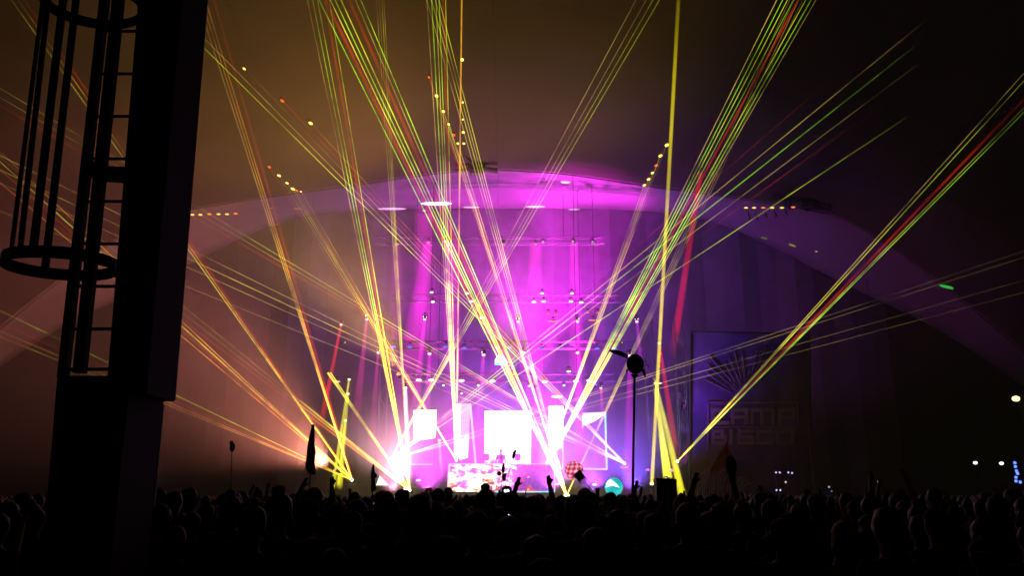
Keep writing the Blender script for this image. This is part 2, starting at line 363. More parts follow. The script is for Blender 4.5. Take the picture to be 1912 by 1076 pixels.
# ---------------------------------------------------------------- trusses
def truss(label, xa, xb, py, Y, s=0.42):
    a, c = P(xa, py, Y), P(xb, py, Y); c.z = a.z; t = empty('lighting_truss', a.lerp(c, 0.5), label, 'truss', 'horizontal lighting trusses')
    n = max(2, int((c - a).length / 0.7))
    for dy in (-s / 2, s / 2):
        for dz in (-s / 2, s / 2):
            b = MB(); o = Vector((0, dy, dz)); b.tube(a + o, c + o, 0.03, None, 6); b.build('chord', M['truss'], t)
    b = MB()
    for k in range(n):
        p, q = a.lerp(c, k / n), a.lerp(c, (k + 1) / n); sg = 1 if k % 2 else -1
        for dy in (-s / 2, s / 2): b.tube(p + Vector((0, dy, sg * s / 2)), q + Vector((0, dy, -sg * s / 2)), 0.013, None, 4)
        for dz in (-s / 2, s / 2): b.tube(p + Vector((0, sg * s / 2, dz)), q + Vector((0, -sg * s / 2, dz)), 0.013, None, 4)
    b.build('bracing', M['truss'], t)
    for k in (0.18, 0.82):
        p = a.lerp(c, k); b = MB(); b.tube(p, Vector((p.x, p.y, interp(ztab, p.x) - 0.3)), 0.018, None, 5); b.build('hoist_chain', M['black'], t)
    return t
truss('topmost lighting truss below the arch', 700, 1130, 450, 48.5)
truss('upper lighting truss with paired white lamps', 730, 1160, 558, 47.5)
truss('middle lighting truss carrying the blue lamps', 715, 1200, 645, 46.5)
truss('lowest lighting truss just above the screens', 745, 1150, 706, 45.0)
# vertical towers on the stage wings
def tower(label, px, py0, Y, s=0.45):
    a = P(px, 930, Y); a.z = 0; top = P(px, py0, Y).z; t = empty('scaffold_tower', a, label, 'tower', 'stage wing towers')
    for dx in (-s / 2, s / 2):
        for dy in (-s / 2, s / 2):
            b = MB(); b.tube(a + Vector((dx, dy, 0)), Vector((a.x + dx, a.y + dy, top)), 0.028, None, 6); b.build('upright', M['truss'], t)
    b = MB(); n = int(top / 0.8)
    for k in range(n):
        z = k * 0.8; sg = 1 if k % 2 else -1
        for dy in (-s / 2, s / 2):
            b.tube(a + Vector((-sg * s / 2, dy, z)), a + Vector((sg * s / 2, dy, z + 0.8)), 0.014, None, 4)
            b.tube(a + Vector((dy, -sg * s / 2, z)), a + Vector((dy, sg * s / 2, z + 0.8)), 0.014, None, 4)
    b.build('bracing', M['truss'], t)
tower('slim truss tower behind the yellow beams at stage right', 1224, 600, 45.5)
tower('truss tower just left of the printed banner', 1283, 600, 43.0)
tower('truss tower at the left wing of the stage', 708, 590, 45.5)

# ---------------------------------------------------------------- fixtures
ORD = ['first', 'second', 'third', 'fourth', 'fifth', 'sixth', 'seventh', 'eighth', 'ninth', 'tenth', 'eleventh', 'twelfth', 'thirteenth']
_ball = {}
def lens_mat(col, s):
    k = (col, s)
    if k not in _ball: _ball[k] = emit('lamp_lens', col, s)
    return _ball[k]
fx_base = None
def fixture(px, py, Y, label, col, s, wpx=9, hpx=5, aim=(0, -1, -0.4), group=None, cat='stage light'):
    """moving head: base clamp, yoke, round head and a glowing lens turned to 'aim'"""
    c = P(px, py, Y); t = empty('moving_head', c, label, cat, group); k = Y / F; r = wpx * k / 2; rb = min(r, 0.11)
    a = Vector(aim).normalized(); 
    b = MB(); b.box(c + Vector((0, 0.12, rb * 1.6 + 0.07)), (0.16, 0.16, 0.07)); b.build('base', M['black'], t)
    for sx in (-1, 1): b = MB(); b.box(c + Vector((sx * (rb + 0.03), 0.12, rb * 0.8 + 0.02)), (0.025, 0.07, rb * 1.6 + 0.06)); b.build('yoke_arm', M['black'], t)
    b = MB(); b.tube(c, c - a * (rb * 2.0), rb * 1.0, rb * 0.7, 10); hd_ = b.build('head', M['black'], t)
    u, w = frame_of(a); b = MB()
    m = Matrix((( r, 0, 0), (0, 0.06, 0), (0, 0, hpx * k / 2)))
    b.ball(c + a * 0.03, (r, 0.08, hpx * k / 2), 12, 8); b.build('lens', lens_mat(col, s), hd_, smooth=True)
    return t
WH = (1.0, 0.85, 1.0); PK = (1.0, 0.35, 0.95); BL = LIN(110, 120, 255); OR = (1.0, 0.35, 0.12)
def row(items, Y, tmpl, col, s, w, h, group):
    for i, (x, y) in enumerate(items): fixture(x, y, Y, tmpl % ORD[i], col, s, w, h, group=group)
row([(735, 648), (765, 648), (832, 648), (867, 650), (928, 649), (952, 649), (1012, 651), (1046, 651), (1115, 651), (1147, 651)], 46.1, '%s blue lit stage lamp from the left on the middle truss', BL, 1.3, 10, 4.5, 'blue lamps on the middle truss')
row([(782, 710), (805, 710), (862, 711), (920, 712), (1017, 713), (1075, 712), (1100, 711)], 44.6, '%s white oval lamp from the left on the lowest truss', WH, 3, 10.5, 4.5, 'white lamps on the lowest truss')
row([(793, 592), (900, 594), (967, 595), (1078, 596), (1189, 596)], 46.5, '%s bright white moving head from the left on the high drop bars', WH, 4, 8, 5, 'moving heads on drop bars')
row([(685, 590), (706, 655), (802, 656), (902, 658), (978, 659), (1078, 659), (1176, 660)], 45.6, '%s small white moving head from the left beneath the drop bars', WH, 3, 6.5, 4.5, 'moving heads below the drop bars')
row([(757, 718), (828, 720), (862, 735), (893, 720), (988, 721), (1053, 720), (1122, 721)], 44.2, '%s small pink white lamp from the left under the lowest truss', WH, 2.5, 5, 3.5, 'small lamps under the lowest truss')
row([(806, 546), (872, 548), (1012, 548), (1068, 548)], 47.0, '%s lamp of the upper pair row from the left on the upper truss', WH, 2.2, 7.5, 4, 'upper row of paired lamps')
row([(808, 564), (880, 563), (997, 564), (1015, 563), (1066, 563), (1085, 565)], 46.9, '%s lamp of the lower pair row from the left on the upper truss', WH, 2.2, 9, 4, 'lower row of paired lamps')
row([(1024, 585), (1038, 586), (1098, 584), (1116, 584)], 46.8, '%s small orange lamp from the left above the orange bar', OR, 1.0, 6, 2.5, 'small orange lamps')
row([(1033, 600), (1108, 598)], 46.7, '%s wide orange lamp from the left below the small orange lamps', OR, 1.3, 22, 2.4, 'wide orange lamps')
row([(782, 897), (1040, 904), (1110, 905), (1062, 694)], 42.6, '%s stray pale stage lamp from the left near the desk and screens', WH, 2.2, 9, 4, 'stray stage lamps')
fixture(1040, 741, 44.2, 'broad white oval lamp above the narrow right screen', WH, 3, 22, 4.5)
row([(1014, 452), (1070, 451), (1107, 452), (830, 451)], 48.0, '%s dim pink lamp from the left on the topmost truss', PK, 0.9, 6, 5, 'dim lamps on the topmost truss')
row([(1232, 640), (1233, 660), (1231, 684)], 45.0, '%s small red marker lamp from the top on the right tower', (1, 0.08, 0.05), 1.2, 4, 4, 'red marker lamps')
fixture(1228, 716, 44.9, 'amber oval lamp on the right tower', (1.0, 0.6, 0.25), 2.0, 16, 3.5)
fixture(630, 713, 44.0, 'pale oval lamp at the far left of the stage', (1.0, 0.55, 0.35), 1.2, 12, 3.5)

# ---------------------------------------------------------------- glowing beam tubes of moving heads (with real lamps in the washes)
def spotlamp(parent, loc, target, col, power, ang, blend=0.8, size=0.25, name='lamp'):
    ld = bpy.data.lights.new(name, 'SPOT'); ld.color = col; ld.energy = power; ld.spot_size = R(ang); ld.spot_blend = blend; ld.shadow_soft_size = size
    o = bpy.data.objects.new(name, ld); C.objects.link(o); o.parent = parent
    o.location = Vector(loc) - parent.location; o.rotation_euler = (Vector(target) - Vector(loc)).to_track_quat('-Z', 'Y').to_euler()
    return o
def wash(px, py, Y, target, label, col, power, ang, lens=2.0, blend=0.9, wpx=9):
    t = fixture(px, py, Y, label, col, lens, wpx, 6, aim=(Vector(target) - P(px, py, Y)), cat='wash light')
    c = P(px, py, Y); d = (Vector(target) - c).normalized(); spotlamp(t, c + d * 0.5, target, col, power, ang, blend)
    return t
MAG = (1.0, 0.025, 0.88); VIO = (0.45, 0.15, 1.0)
KW = 1000.0
wash(1010, 905, 45.0, P(1085, 362, 49), 'magenta uplight on the floor right of centre', MAG, 260 * KW, 32)
wash(860, 905, 46.0, P(850, 366, 49), 'magenta uplight on the floor left of centre', MAG, 40 * KW, 36)
wash(1210, 880, 46.5, P(1300, 395, 49), 'dim violet uplight at the right wing', (0.7, 0.12, 0.9), 1.5 * KW, 50)
wash(1252, 880, 44.0, P(1640, 520, 48), 'violet floodlight aimed along the right roof slope', (0.8, 0.1, 0.8), 4.5 * KW, 60)
wash(1000, 720, 47.0, P(1010, 450, 51.5), 'magenta backlight aimed at the centre curtain', MAG, 58 * KW, 74)
wash(810, 720, 47.0, P(800, 480, 51.5), 'magenta backlight aimed at the left curtain', MAG, 13 * KW, 56)
wash(1110, 720, 47.0, P(1160, 500, 51.5), 'violet backlight aimed at the right curtain', VIO, 3 * KW, 70)
wash(960, 885, 47.8, P(960, 700, 51.8), 'violet floor light behind the centre screen', (0.5, 0.12, 1.0), 24 * KW, 130)
wash(628, 880, 40.0, P(480, 770, 41.0), 'amber floodlight at the far left stage corner', (1.0, 0.28, 0.2), 40 * KW, 84, blend=1.0)
wash(745, 700, 45.0, P(600, 380, 40), 'added warm yellow fill light aimed at the roof left of centre', (1.0, 0.48, 0.08), 36 * KW, 80, blend=1.0)  # lamp added for the warm glow under the roof
wash(960, 700, 45.0, P(900, 250, 38), 'added warm yellow fill light aimed at the roof over the crowd', (1.0, 0.54, 0.03), 17 * KW, 95, blend=1.0)  # second added lamp, warms the haze over the crowd
wash(1246, 900, 41.5, P(1240, 600, 42), 'yellow floor light in front of the right tower', (0.9, 0.85, 0.05), 2 * KW, 60, 4)
wash(760, 915, 41.0, P(720, 800, 41), 'blinding white floor light at stage left', (1.0, 0.5, 0.5), 5 * KW, 130, 8, wpx=12, blend=1.0)
wash(1058, 927, 41.0, P(1050, 780, 40.5), 'blinding yellow floor light in front of the desk', (1.0, 0.85, 0.5), 1.5 * KW, 50, 8, wpx=10)
wash(1275, 760, 40.0, P(1400, 760, 42), 'added dim violet fill lamp aimed at the printed banner', (0.6, 0.1, 0.9), 0.03 * KW, 120, 0.4, wpx=5)  # lamp added to brighten the banner

for i, (px, col, kw) in enumerate([(735, (1.0, 0.3, 0.55), 3.0), (800, (0.85, 0.05, 0.9), 4.5), (870, (1.0, 0.04, 0.8), 4.0), (950, (0.85, 0.06, 0.95), 4.0), (1030, (0.8, 0.05, 1.0), 4.5), (1110, (0.4, 0.07, 1.0), 5.0), (1180, (0.22, 0.08, 1.0), 4.5)]):  # fill lamps added along the lip to colour the smoke
    wash(px, 932, 40.2, P(px, 800, 42.4), '%s added smoke fill lamp from the left along the stage lip' % ORD[i], col, kw * 1.5 * KW, 110, 2.5, blend=1.0, wpx=6)

def head_beam(px, py, Y, ex, ey, YE, w0, w1, col, near, far, label, soft=1.3, power=1.5, fade=0.3, lens=3.0, grp='moving head beams'):
    a, e = P(px, py, Y), (P(ex, ey, YE) if YE else on_ceiling(ex, ey))
    YE = e.y
    t = fixture(px, py, Y, label, tuple(min(1, c * 0.6 + 0.4) for c in col), lens, max(5, min(w0, 8)), max(4, min(8, w0) * 0.8), aim=(e - a), group=grp)
    beam_mesh(a, e, w0 * Y / F / 2, w1 * YE / F / 2, beam_mat(col, near, far, soft, power, 0.25, fade_out=fade), t, 20, 12)
    return t
HM = LIN(255, 40, 220); HP = LIN(255, 60, 170); YL = (1.0, 0.92, 0.03); RD = (1.0, 0.02, 0.03)
for args in [
    # px, py, Y, ex, ey, Yend, w0, w1, colour, near, far, label
    (757, 724, 44, 764, 922, 41.5, 6, 14, (1.0, 0.8, 1.0), 1.6, 0.9, 'moving head shining a thick white beam down to the left floor burst'),
    (793, 596, 46, 772, 800, 44, 6, 22, HM, 0.9, 0.25, 'moving head shining a magenta beam down onto the left screen'),
    (802, 660, 45, 796, 800, 44, 7, 16, HM, 0.7, 0.2, 'moving head shining a short magenta beam right of the left screen'),
    (903, 662, 45, 892, 800, 44, 7, 16, HM, 0.7, 0.2, 'moving head shining a magenta beam left of the centre screen'),
    (967, 600, 46, 985, 770, 45, 6, 22, HM, 0.7, 0.2, 'moving head shining a magenta beam towards the centre screen'),
    (1078, 600, 46, 1086, 930, 42, 7, 26, HM, 0.9, 0.35, 'moving head shining a long magenta beam right of the narrow right screen'),
    (1189, 600, 46, 1198, 690, 45, 6, 9, LIN(230, 60, 230), 0.8, 0.3, 'moving head shining a short violet beam at the right drop bar'),
    (1176, 664, 45, 1172, 940, 42, 7, 26, LIN(235, 40, 220), 0.55, 0.45, 'moving head shining a magenta beam behind the insect totem pole'),
    (1122, 724, 44, 1126, 790, 44, 5, 8, HP, 0.7, 0.2, 'moving head shining a short pink beam above the right screen'),
    (685, 596, 45, 660, 830, 43, 5, 22, HP, 0.6, 0.12, 'moving head shining a pink beam at the left wing'),
    (706, 658, 45, 690, 880, 43, 5, 20, HP, 0.4, 0.1, 'moving head shining a faint pink beam beside the left wing tower'),
    (820, 822, 44, 825, 890, 43, 4, 6, (1.0, 0.75, 1.0), 1.2, 1.0, 'moving head shining a short white beam beside the left screen'),
    (858, 480, 48.5, 745, 750, 47.5, 12, 46, HM, 0.0, 0.0, ''),
]:
    if args[-1]: head_beam(*args)
for args in [
    (637, 606, 43, 598, 800, 40, 5, 12, RD, 1.0, 0.6, 'moving head shining a red beam at the far left of the stage'),
    (1322, 235, 44, 1254, 672, 43, 9, 16, (0.9, 0.01, 0.03), 0.35, 0.5, 'hanging moving head shining a broad red beam right of the stage'),
    (1231, 640, 44.5, 1264, 860, 42.5, 5, 16, RD, 0.7, 0.3, 'moving head shining a faint red beam on the right tower'),
    (652, 708, 41.5, 620, 920, 40, 4, 9, YL, 0.9, 0.9, 'left of three moving heads shining short yellow beams at the left wing'),
    (650, 735, 41.6, 634, 915, 40, 4, 11, YL, 0.7, 0.8, 'middle of three moving heads shining short yellow beams at the left wing'),
    (645, 785, 41.7, 630, 910, 40, 4, 8, YL, 0.6, 0.7, 'lowest of three moving heads shining short yellow beams at the left wing'),
    (1217, 905, 42, 1269, -40, 0, 7, 9, (1.0, 0.80, 0.0), 1.6, 0.38, 'floor moving head shooting the long upright yellow beam to the roof'),
    (1247, 893, 42, 1223, 722, 43, 18, 6, YL, 2.2, 1.0, 'middle floor moving head shooting a thick yellow beam up the right tower'),
    (1277, 940, 41, 1222, 705, 43, 16, 5, YL, 1.6, 0.9, 'outer floor moving head shooting a yellow beam up the right tower'),
]:
    head_beam(*args, fade=0.06 if args[8] is YL else 0.15, grp='moving head beams')
# soft wide shafts hanging in the smoke above the desk
for i, (px, py, ex, ey, w0, w1, s0, s1, col) in enumerate([
    (800, 452, 745, 800, 20, 60, 0.62, 0.32, HM), (792, 392, 795, 700, 40, 50, 0.42, 0.3, HM), (840, 452, 850, 800, 26, 46, 0.45, 0.25, HM),
    (1000, 455, 995, 900, 26, 44, 0.7, 0.42, HM), (1072, 455, 1082, 900, 20, 44, 0.55, 0.35, HM), (1108, 455, 1130, 800, 22, 40, 0.12, 0.05, HM), (940, 455, 925, 860, 24, 46, 0.2, 0.12, HM), (742, 455, 735, 760, 18, 40, 0.2, 0.05, HP)]):
    head_beam(px, py, 48.3, ex, ey, 47.3, w0, w1, col, s0, s1, '%s wash head from the left on the topmost truss with a broad magenta shaft' % ORD[i], 1.6, 1.0, 0.35, 0.6, 'broad magenta shafts')

# ---------------------------------------------------------------- laser projectors
G_ = (0.36, 0.88, 0.02); YG = (0.74, 0.84, 0.02); OL = (0.60, 0.42, 0.08); REDL = (0.70, 0.03, 0.005); ORL = (1.0, 0.38, 0.02); YEL = (1.0, 0.85, 0.06)
def laser(label, px, py, Y, fans, burst=None):
    c = P(px, py, Y); t = empty('laser_projector', c, label, 'laser', 'laser projectors on the stage')
    b = MB(); b.box(c + Vector((0, 0.22, -0.02)), (0.34, 0.4, 0.24)); hs_ = b.build('housing', M['black'], t)
    b = MB(); b.box(c + Vector((0, 0.22, -0.2)), (0.4, 0.1, 0.12)); b.build('bracket', M['steel'], t)
    b = MB(); b.ball(c, (0.07, 0.04, 0.07), 10, 6); b.build('aperture', lens_mat((1.0, 0.95, 0.6), 8.0), hs_, smooth=True)
    for (ends, cols, wid, near, far, mode) in fans:
        fade = mode == 'fade'; mode = 'roof' if fade else mode
        for k, (ex, ey) in enumerate(ends):
            col = cols[k % len(cols)]; w = wid; f_, n_ = far, near
            w = w * 0.7; f_ = f_ * 1.0; n_ = n_ * 1.1
            if col is REDL: w = wid * 2.1; f_ = far * 0.62; n_ = near * 0.4
            if mode == 'roof' or mode == 'dot': e = on_ceiling(ex, ey)
            else: e = P(ex, ey, mode)
            sw = random.uniform(0.8, 1.15)
            beam_mesh(c, e, w * Y / F / 2 * 1.1, w * e.y / F / 2 * sw, beam_mat(col, round(n_, 2), round(f_ * random.choice((0.75, 1.0, 1.25)), 2), 0 if w < 4 else 1.2, 2.4, 0.7, fade_out=0.22 if fade else 0.0), t, 6 if w < 4 else 12, 14)
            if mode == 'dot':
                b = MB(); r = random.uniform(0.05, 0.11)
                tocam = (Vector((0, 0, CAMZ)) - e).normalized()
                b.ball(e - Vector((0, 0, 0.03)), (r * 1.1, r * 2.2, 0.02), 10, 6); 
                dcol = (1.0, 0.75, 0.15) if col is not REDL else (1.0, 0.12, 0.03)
                b.build('laser_glow_dot', lens_mat(dcol, 2.2 if col is not REDL else 1.4), t, smooth=True)  # glowing disc laid where the beam ends, as its pool of light
    return t
def ln(src, end, y=None, x=None):
    """extend the line src-end (photo pixels) to row y or column x"""
    if y is not None: t = (y - src[1]) / (end[1] - src[1])
    else: t = (x - src[0]) / (end[0] - src[0])
    return (src[0] + (end[0] - src[0]) * t, src[1] + (end[1] - src[1]) * t)
SA = (1058, 926); SB = (765, 916); SC = (728, 859); SD = (852, 860); SE = (657, 897); SF = (1166, 866); SG = (1265, 862); SH = (1012, 888)
def top(src, xs_, y=-30): return [ln(src, (x, 0), y=y) for x in xs_]
def lft(src, ends, x=-60): return [ln(src, e, x=x) for e in ends]
laser('laser on the floor in front of the desk firing many green yellow lines', *SA, 41.0, [
    (top(SA, [596, 608, 617, 626, 637, 652, 664, 674]), [G_, REDL, YEL, G_, YG, REDL, OL, G_], 3.0, 3.2, 0.6, 'roof'),
    (top(SA, [797, 806, 813, 820]), [OL, YG, OL, YG], 2.2, 2.4, 0.36, 'roof'),
    ([(801, 143), (815, 178), (828, 207), (838, 231), (847, 251), (855, 267)], [REDL, YEL, YEL, YEL, REDL, YEL], 2.2, 2.0, 0.45, 'dot'),
    (top(SA, [1474, 1482, 1491, 1498]), [OL], 1.7, 1.6, 0.20, 'roof'),
    ([(863, 110), (864, 190), (864, 222), (865, 246), (866, 267)], [ORL], 0.6, 0.1, 0.02, 'dot')])
laser('laser at the left floor burst firing steep green and red lines up the left side', *SB, 41.0, [
    (top(SB, [574, 584, 593, 607, 615]), [OL, G_, YG, REDL, YG], 2.6, 3.4, 0.42, 'roof'),
    (top(SB, [703, 708, 713, 717]), [OL, OL, YG, OL], 1.9, 1.6, 0.26, 'roof'),
    ([ln(SB, (648, 748), x=612)], [YEL], 7.0, 3.0, 0.9, 40.0), ([ln(SB, (652, 748), x=617)], [YEL], 3.0, 2.0, 0.8, 40.0),
    (lft(SB, [(577, 762), (577, 769), (573, 775)], 560), [YEL, ORL, ORL], 4.5, 2.6, 0.4, 38.0),
    (lft(SB, [(341, 571), (341, 585), (340, 598)]), [OL, OL, REDL], 1.8, 1.0, 0.10, 24.0)])
laser('laser beside the left screen firing long thin lines to the upper right', *SC, 44.0, [
    (top(SC, [1187, 1206, 1219, 1231]), [OL, OL, YG, YG], 2.2, 2.2, 0.22, 'roof'),
    ([(1740, 28), (1722, 75), (1716, 118), (1700, 214)], [OL, G_, OL, YG], 2.8, 1.1, 0.32, 'fade'),
    ([(1560, 140), (1640, 200)], [REDL], 1.2, 0.6, 0.2, 'fade'),
    ([ln(SC, (1360, 651), x=1960), ln(SC, (1360, 657), x=1960), ln(SC, (1360, 680), x=1960), ln(SC, (1360, 692), x=1960)], [OL], 1.6, 2.4, 0.06, 34.0)])
laser('laser left of the desk firing near vertical yellow lines to the roof', *SD, 44.0, [
    (top(SD, [797, 806, 814, 820, 827, 832]), [OL, G_, YEL, G_, REDL, YG], 2.4, 3.2, 0.42, 'roof'),
    (top(SD, [862]), [ORL], 4.0, 2.0, 0.45, 'roof'), (top(SD, [863]), [YEL], 2.0, 1.0, 0.25, 'roof'),
    ([(503, 311), (521, 327), (536, 341), (547, 352), (554, 355), (562, 357)], [REDL, YEL, YEL, YEL, REDL, OL], 1.8, 2.6, 0.22, 'dot')])
laser('laser at the far left stage corner firing orange and yellow lines past the column', *SE, 41.0, [
    ([ln(SE, (388, 36), y=-30), ln(SE, (395, 36), y=-30), ln(SE, (382, 40), y=-30), ln(SE, (410, 36), y=-30)], [ORL, ORL, OL, REDL], 2.8, 2.4, 0.18, 'roof'),
    (lft(SE, [(351, 456), (349, 462), (353, 450)]), [ORL, YEL, REDL], 2.6, 2.0, 0.2, 22.0),
    (lft(SE, [(339, 600), (338, 608), (337, 626), (338, 615)]), [ORL, YEL, ORL, REDL], 2.4, 1.6, 0.24, 22.0),
    (lft(SE, [(325, 737), (322, 755), (321, 760), (323, 748)]), [YG, ORL, OL, REDL], 2.0, 1.2, 0.22, 22.0)])
laser('laser in the dark right of the screens firing long thin lines to the far left', *SF, 43.0, [
    ([(456, 127), (527, 187), (580, 229)], [OL, REDL, ORL], 1.7, 2.4, 0.16, 'dot'),
    (lft(SF, [(387, 77), (387, 95)]), [OL, YG], 1.7, 2.4, 0.26, 26.0),
    (lft(SF, [(345, 372), (345, 384), (350, 398)]), [YG, OL, REDL], 1.8, 2.0, 0.2, 26.0),
    (lft(SF, [(352, 464), (350, 482), (347, 498), (345, 534)]), [OL, YEL, OL, OL], 1.7, 2.2, 0.24, 26.0)])
laser('laser at the right tower firing a tight green and red bundle to the upper right', *SG, 42.0, [
    ([ln(SG, (1766, 300), x=1990), ln(SG, (1776, 300), x=1990), ln(SG, (1800, 302), x=1990), ln(SG, (1822, 300), x=1990), ln(SG, (1815, 300), x=1990)], [OL, YG, REDL, G_, OL], 2.4, 1.8, 0.26, 'fade')])
laser('laser behind the desk corner firing a thick green yellow red bundle to the upper right', *SH, 44.0, [
    (top(SH, [1450, 1461, 1470, 1481, 1490, 1504, 1514, 1523]), [OL, G_, YG, G_, REDL, YG, G_, OL], 2.6, 3.0, 0.42, 'roof'),
    ([(1203, 345), (1211, 334), (1218, 322), (1225, 308), (1233, 290), (1245, 270)], [YEL, YEL, YEL, REDL, YEL, YEL], 1.9, 2.4, 0.28, 'dot')])
# rows of glowing beads set along the arch as the dots of two roof lasers
for nm, dots, Yd in (('small laser with a row of glowing amber dots set along the right arch', [(1393, 388), (1408, 388), (1425, 388), (1442, 388), (1460, 388), (1481, 387)], 46.4),
                     ('small laser with a row of glowing amber dots set along the left arch', [(359, 401), (374, 401), (391, 400), (408, 400), (424, 400), (440, 399)], 46.4)):
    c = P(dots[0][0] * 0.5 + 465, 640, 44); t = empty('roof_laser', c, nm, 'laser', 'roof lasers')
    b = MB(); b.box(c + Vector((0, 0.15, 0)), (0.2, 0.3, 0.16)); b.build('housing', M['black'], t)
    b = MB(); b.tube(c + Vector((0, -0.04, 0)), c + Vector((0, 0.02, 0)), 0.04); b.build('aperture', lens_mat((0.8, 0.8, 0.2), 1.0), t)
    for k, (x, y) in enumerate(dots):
        e = P(x, y, 45.2); b = MB(); b.ball(e, (0.13, 0.05, 0.05), 10, 6); b.build('laser_glow_dot', lens_mat((1.0, 0.7, 0.1) if k % 3 != 2 else (1.0, 0.2, 0.03), 1.6), t, smooth=True)
def band_point(px, py):
    """point on the underside of the stage canopy seen at (px, py)"""
    d = ray(px, py); o = Vector((0, 0, CAMZ)); t = 40.0
    for k in range(600):
        p = o + d * t; f = max(0.0, min(1.0, (p.y - YA) / (YB - YA)))
        xa = [q.x for q in upW]; za = interp(ztab, p.x); zl = interp([(q.x, q.z) for q in loW], p.x)
        if p.z >= za + (zl - za) * f + 0.5 * math.sin(math.pi * f): break
        t += 0.04
    return o + d * (t - 0.1)
sl = empty('spot_housing', P(955, 725, 44.4), 'small housing under the lowest truss with glowing ellipses laid on the arch as light spots', 'stage light')
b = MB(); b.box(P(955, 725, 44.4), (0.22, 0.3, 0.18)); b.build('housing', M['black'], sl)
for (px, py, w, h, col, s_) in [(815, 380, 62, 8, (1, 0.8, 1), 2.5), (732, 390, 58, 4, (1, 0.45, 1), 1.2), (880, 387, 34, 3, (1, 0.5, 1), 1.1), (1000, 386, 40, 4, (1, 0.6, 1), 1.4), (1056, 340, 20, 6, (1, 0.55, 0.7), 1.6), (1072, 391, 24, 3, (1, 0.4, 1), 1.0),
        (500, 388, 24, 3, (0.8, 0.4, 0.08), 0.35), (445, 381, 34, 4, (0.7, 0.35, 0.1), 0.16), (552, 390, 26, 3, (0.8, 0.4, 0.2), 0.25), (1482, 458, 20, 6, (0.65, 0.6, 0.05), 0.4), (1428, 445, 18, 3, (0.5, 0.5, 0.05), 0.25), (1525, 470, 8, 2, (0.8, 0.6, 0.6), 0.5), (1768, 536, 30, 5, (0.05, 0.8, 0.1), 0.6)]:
    p = band_point(px, py); k = p.y / F; b = MB(); tilt = R(-14) if px > 1400 else 0  # flat glowing ellipsoids stand for light hitting the canopy
    b.ball(p, (w * k / 2, 0.12, h * k / 2), 16, 8, Matrix.Rotation(-tilt, 3, 'Y')); b.build('glow_ellipse', lens_mat(col, s_), sl, True)

# ---------------------------------------------------------------- steel column with caged ladder in the foreground
cl = empty('service_column', P(215, 925, 5.6) * 1.0, 'black steel column with a caged ladder at the left edge', 'column')
cl.location.z = 0
def quad_col(name, x_top, x_bot, ytop, ybot, Yf, Yb, ztop=None, zbot=None, m='column'):
    """box whose near left edge and far right edge follow the given photo columns"""
    lt, lb = P(x_top[0], ytop[0], Yf), P(x_bot[0], ybot[0], Yf); rt, rb = P(x_top[1], ytop[1], Yb), P(x_bot[1], ybot[1], Yb)
    zt = max(lt.z, rt.z) if ztop is None else ztop; zb = min(lb.z, rb.z) if zbot is None else zbot
    def at(p, q, z): t = (z - p.z) / (q.z - p.z); return p.x + (q.x - p.x) * t
    vs = []
    for z in (zb, zt):
        xl, xr = at(lb, lt, z), at(rb, rt, z); vs += [(xl, Yf, z), (xr, Yf, z), (xr, Yb, z), (xl, Yb, z)]
    b = MB(); b.add(vs, [(3, 2, 1, 0), (4, 5, 6, 7), (0, 1, 5, 4), (1, 2, 6, 5), (2, 3, 7, 6), (3, 0, 4, 7)])
    return b.build(name, M[m], cl)
quad_col('shaft', (258, 387), (201, 325), (0, 0), (700, 750), 5.35, 5.8, 9.0, P(325, 750, 5.8).z)
quad_col('base_cabinet', (107, 305), (88, 285), (702, 752), (930, 960), 5.3, 5.84, P(107, 702, 5.3).z, 0.0)
b = MB(); e0, e1 = P(304, 756, 5.86), P(286, 950, 5.86); b.tube(e0, e1, 0.012, None, 6); b.build('conduit', M['steel'], cl)
b = MB(); b.tube(P(387, 0, 5.82), P(326, 748, 5.82), 0.006, None, 6); b.build('rim_highlight', M['steel'], cl)  # pale strip added along the shaft edge as its rim light
for k in range(5): b = MB(); b.ball(P(300 - 4 * k, 120 * k + 60, 5.34), (0.014, 0.01, 0.014), 8, 6); b.build('bolt', M['steel'], cl)
def bar(name, xt, xb, yb, Y, w, d=0.012, zt=7.5):
    t, q = P(xt, 0, Y), P(xb, yb, Y); k = (zt - q.z) / (t.z - q.z); t = q.lerp(t, k); b = MB(); h = w * Y / F / 2
    b.add([q + Vector((-h, -d, 0)), q + Vector((h, -d, 0)), q + Vector((h, d, 0)), q + Vector((-h, d, 0)), t + Vector((-h, -d, 0)), t + Vector((h, -d, 0)), t + Vector((h, d, 0)), t + Vector((-h, d, 0))],
          [(3, 2, 1, 0), (4, 5, 6, 7), (0, 1, 5, 4), (1, 2, 6, 5), (2, 3, 7, 6), (3, 0, 4, 7)])
    return b.build(name, M['column'], cl)
bar('ladder_rail', 195.5, 118, 705, 5.6, 16, 0.03); bar('ladder_rail', 221, 149, 697, 5.3, 20, 0.03)
bar('cage_bar', 80, 22, 462, 5.48, 6); bar('cage_bar', 90, 38, 462, 5.62, 9); bar('cage_bar', 118, 62, 466, 5.22, 14); bar('cage_bar', 142, 84, 503, 5.7, 13)
def hoop(z, cx, cy, rx, ry, h=0.085):
    b = MB(); n = 40
    for i in range(n):
        a = 2 * math.pi * i / n
        for dr, dz in ((0, -h / 2), (0, h / 2), (0.012, h / 2), (0.012, -h / 2)):
            b.v.append(Vector((cx + (rx + dr) * math.cos(a), cy + (ry + dr) * math.sin(a), z + dz)))
    for i in range(n):
        j = (i + 1) % n
        for k in range(4): b.f.append((i * 4 + k, i * 4 + (k + 1) % 4, j * 4 + (k + 1) % 4, j * 4 + k))
    return b.build('cage_hoop', M['column'], cl)
hoop(P(75, 470, 5.16).z, P(114, 488, 5.46).x, 5.46, 0.37, 0.3)
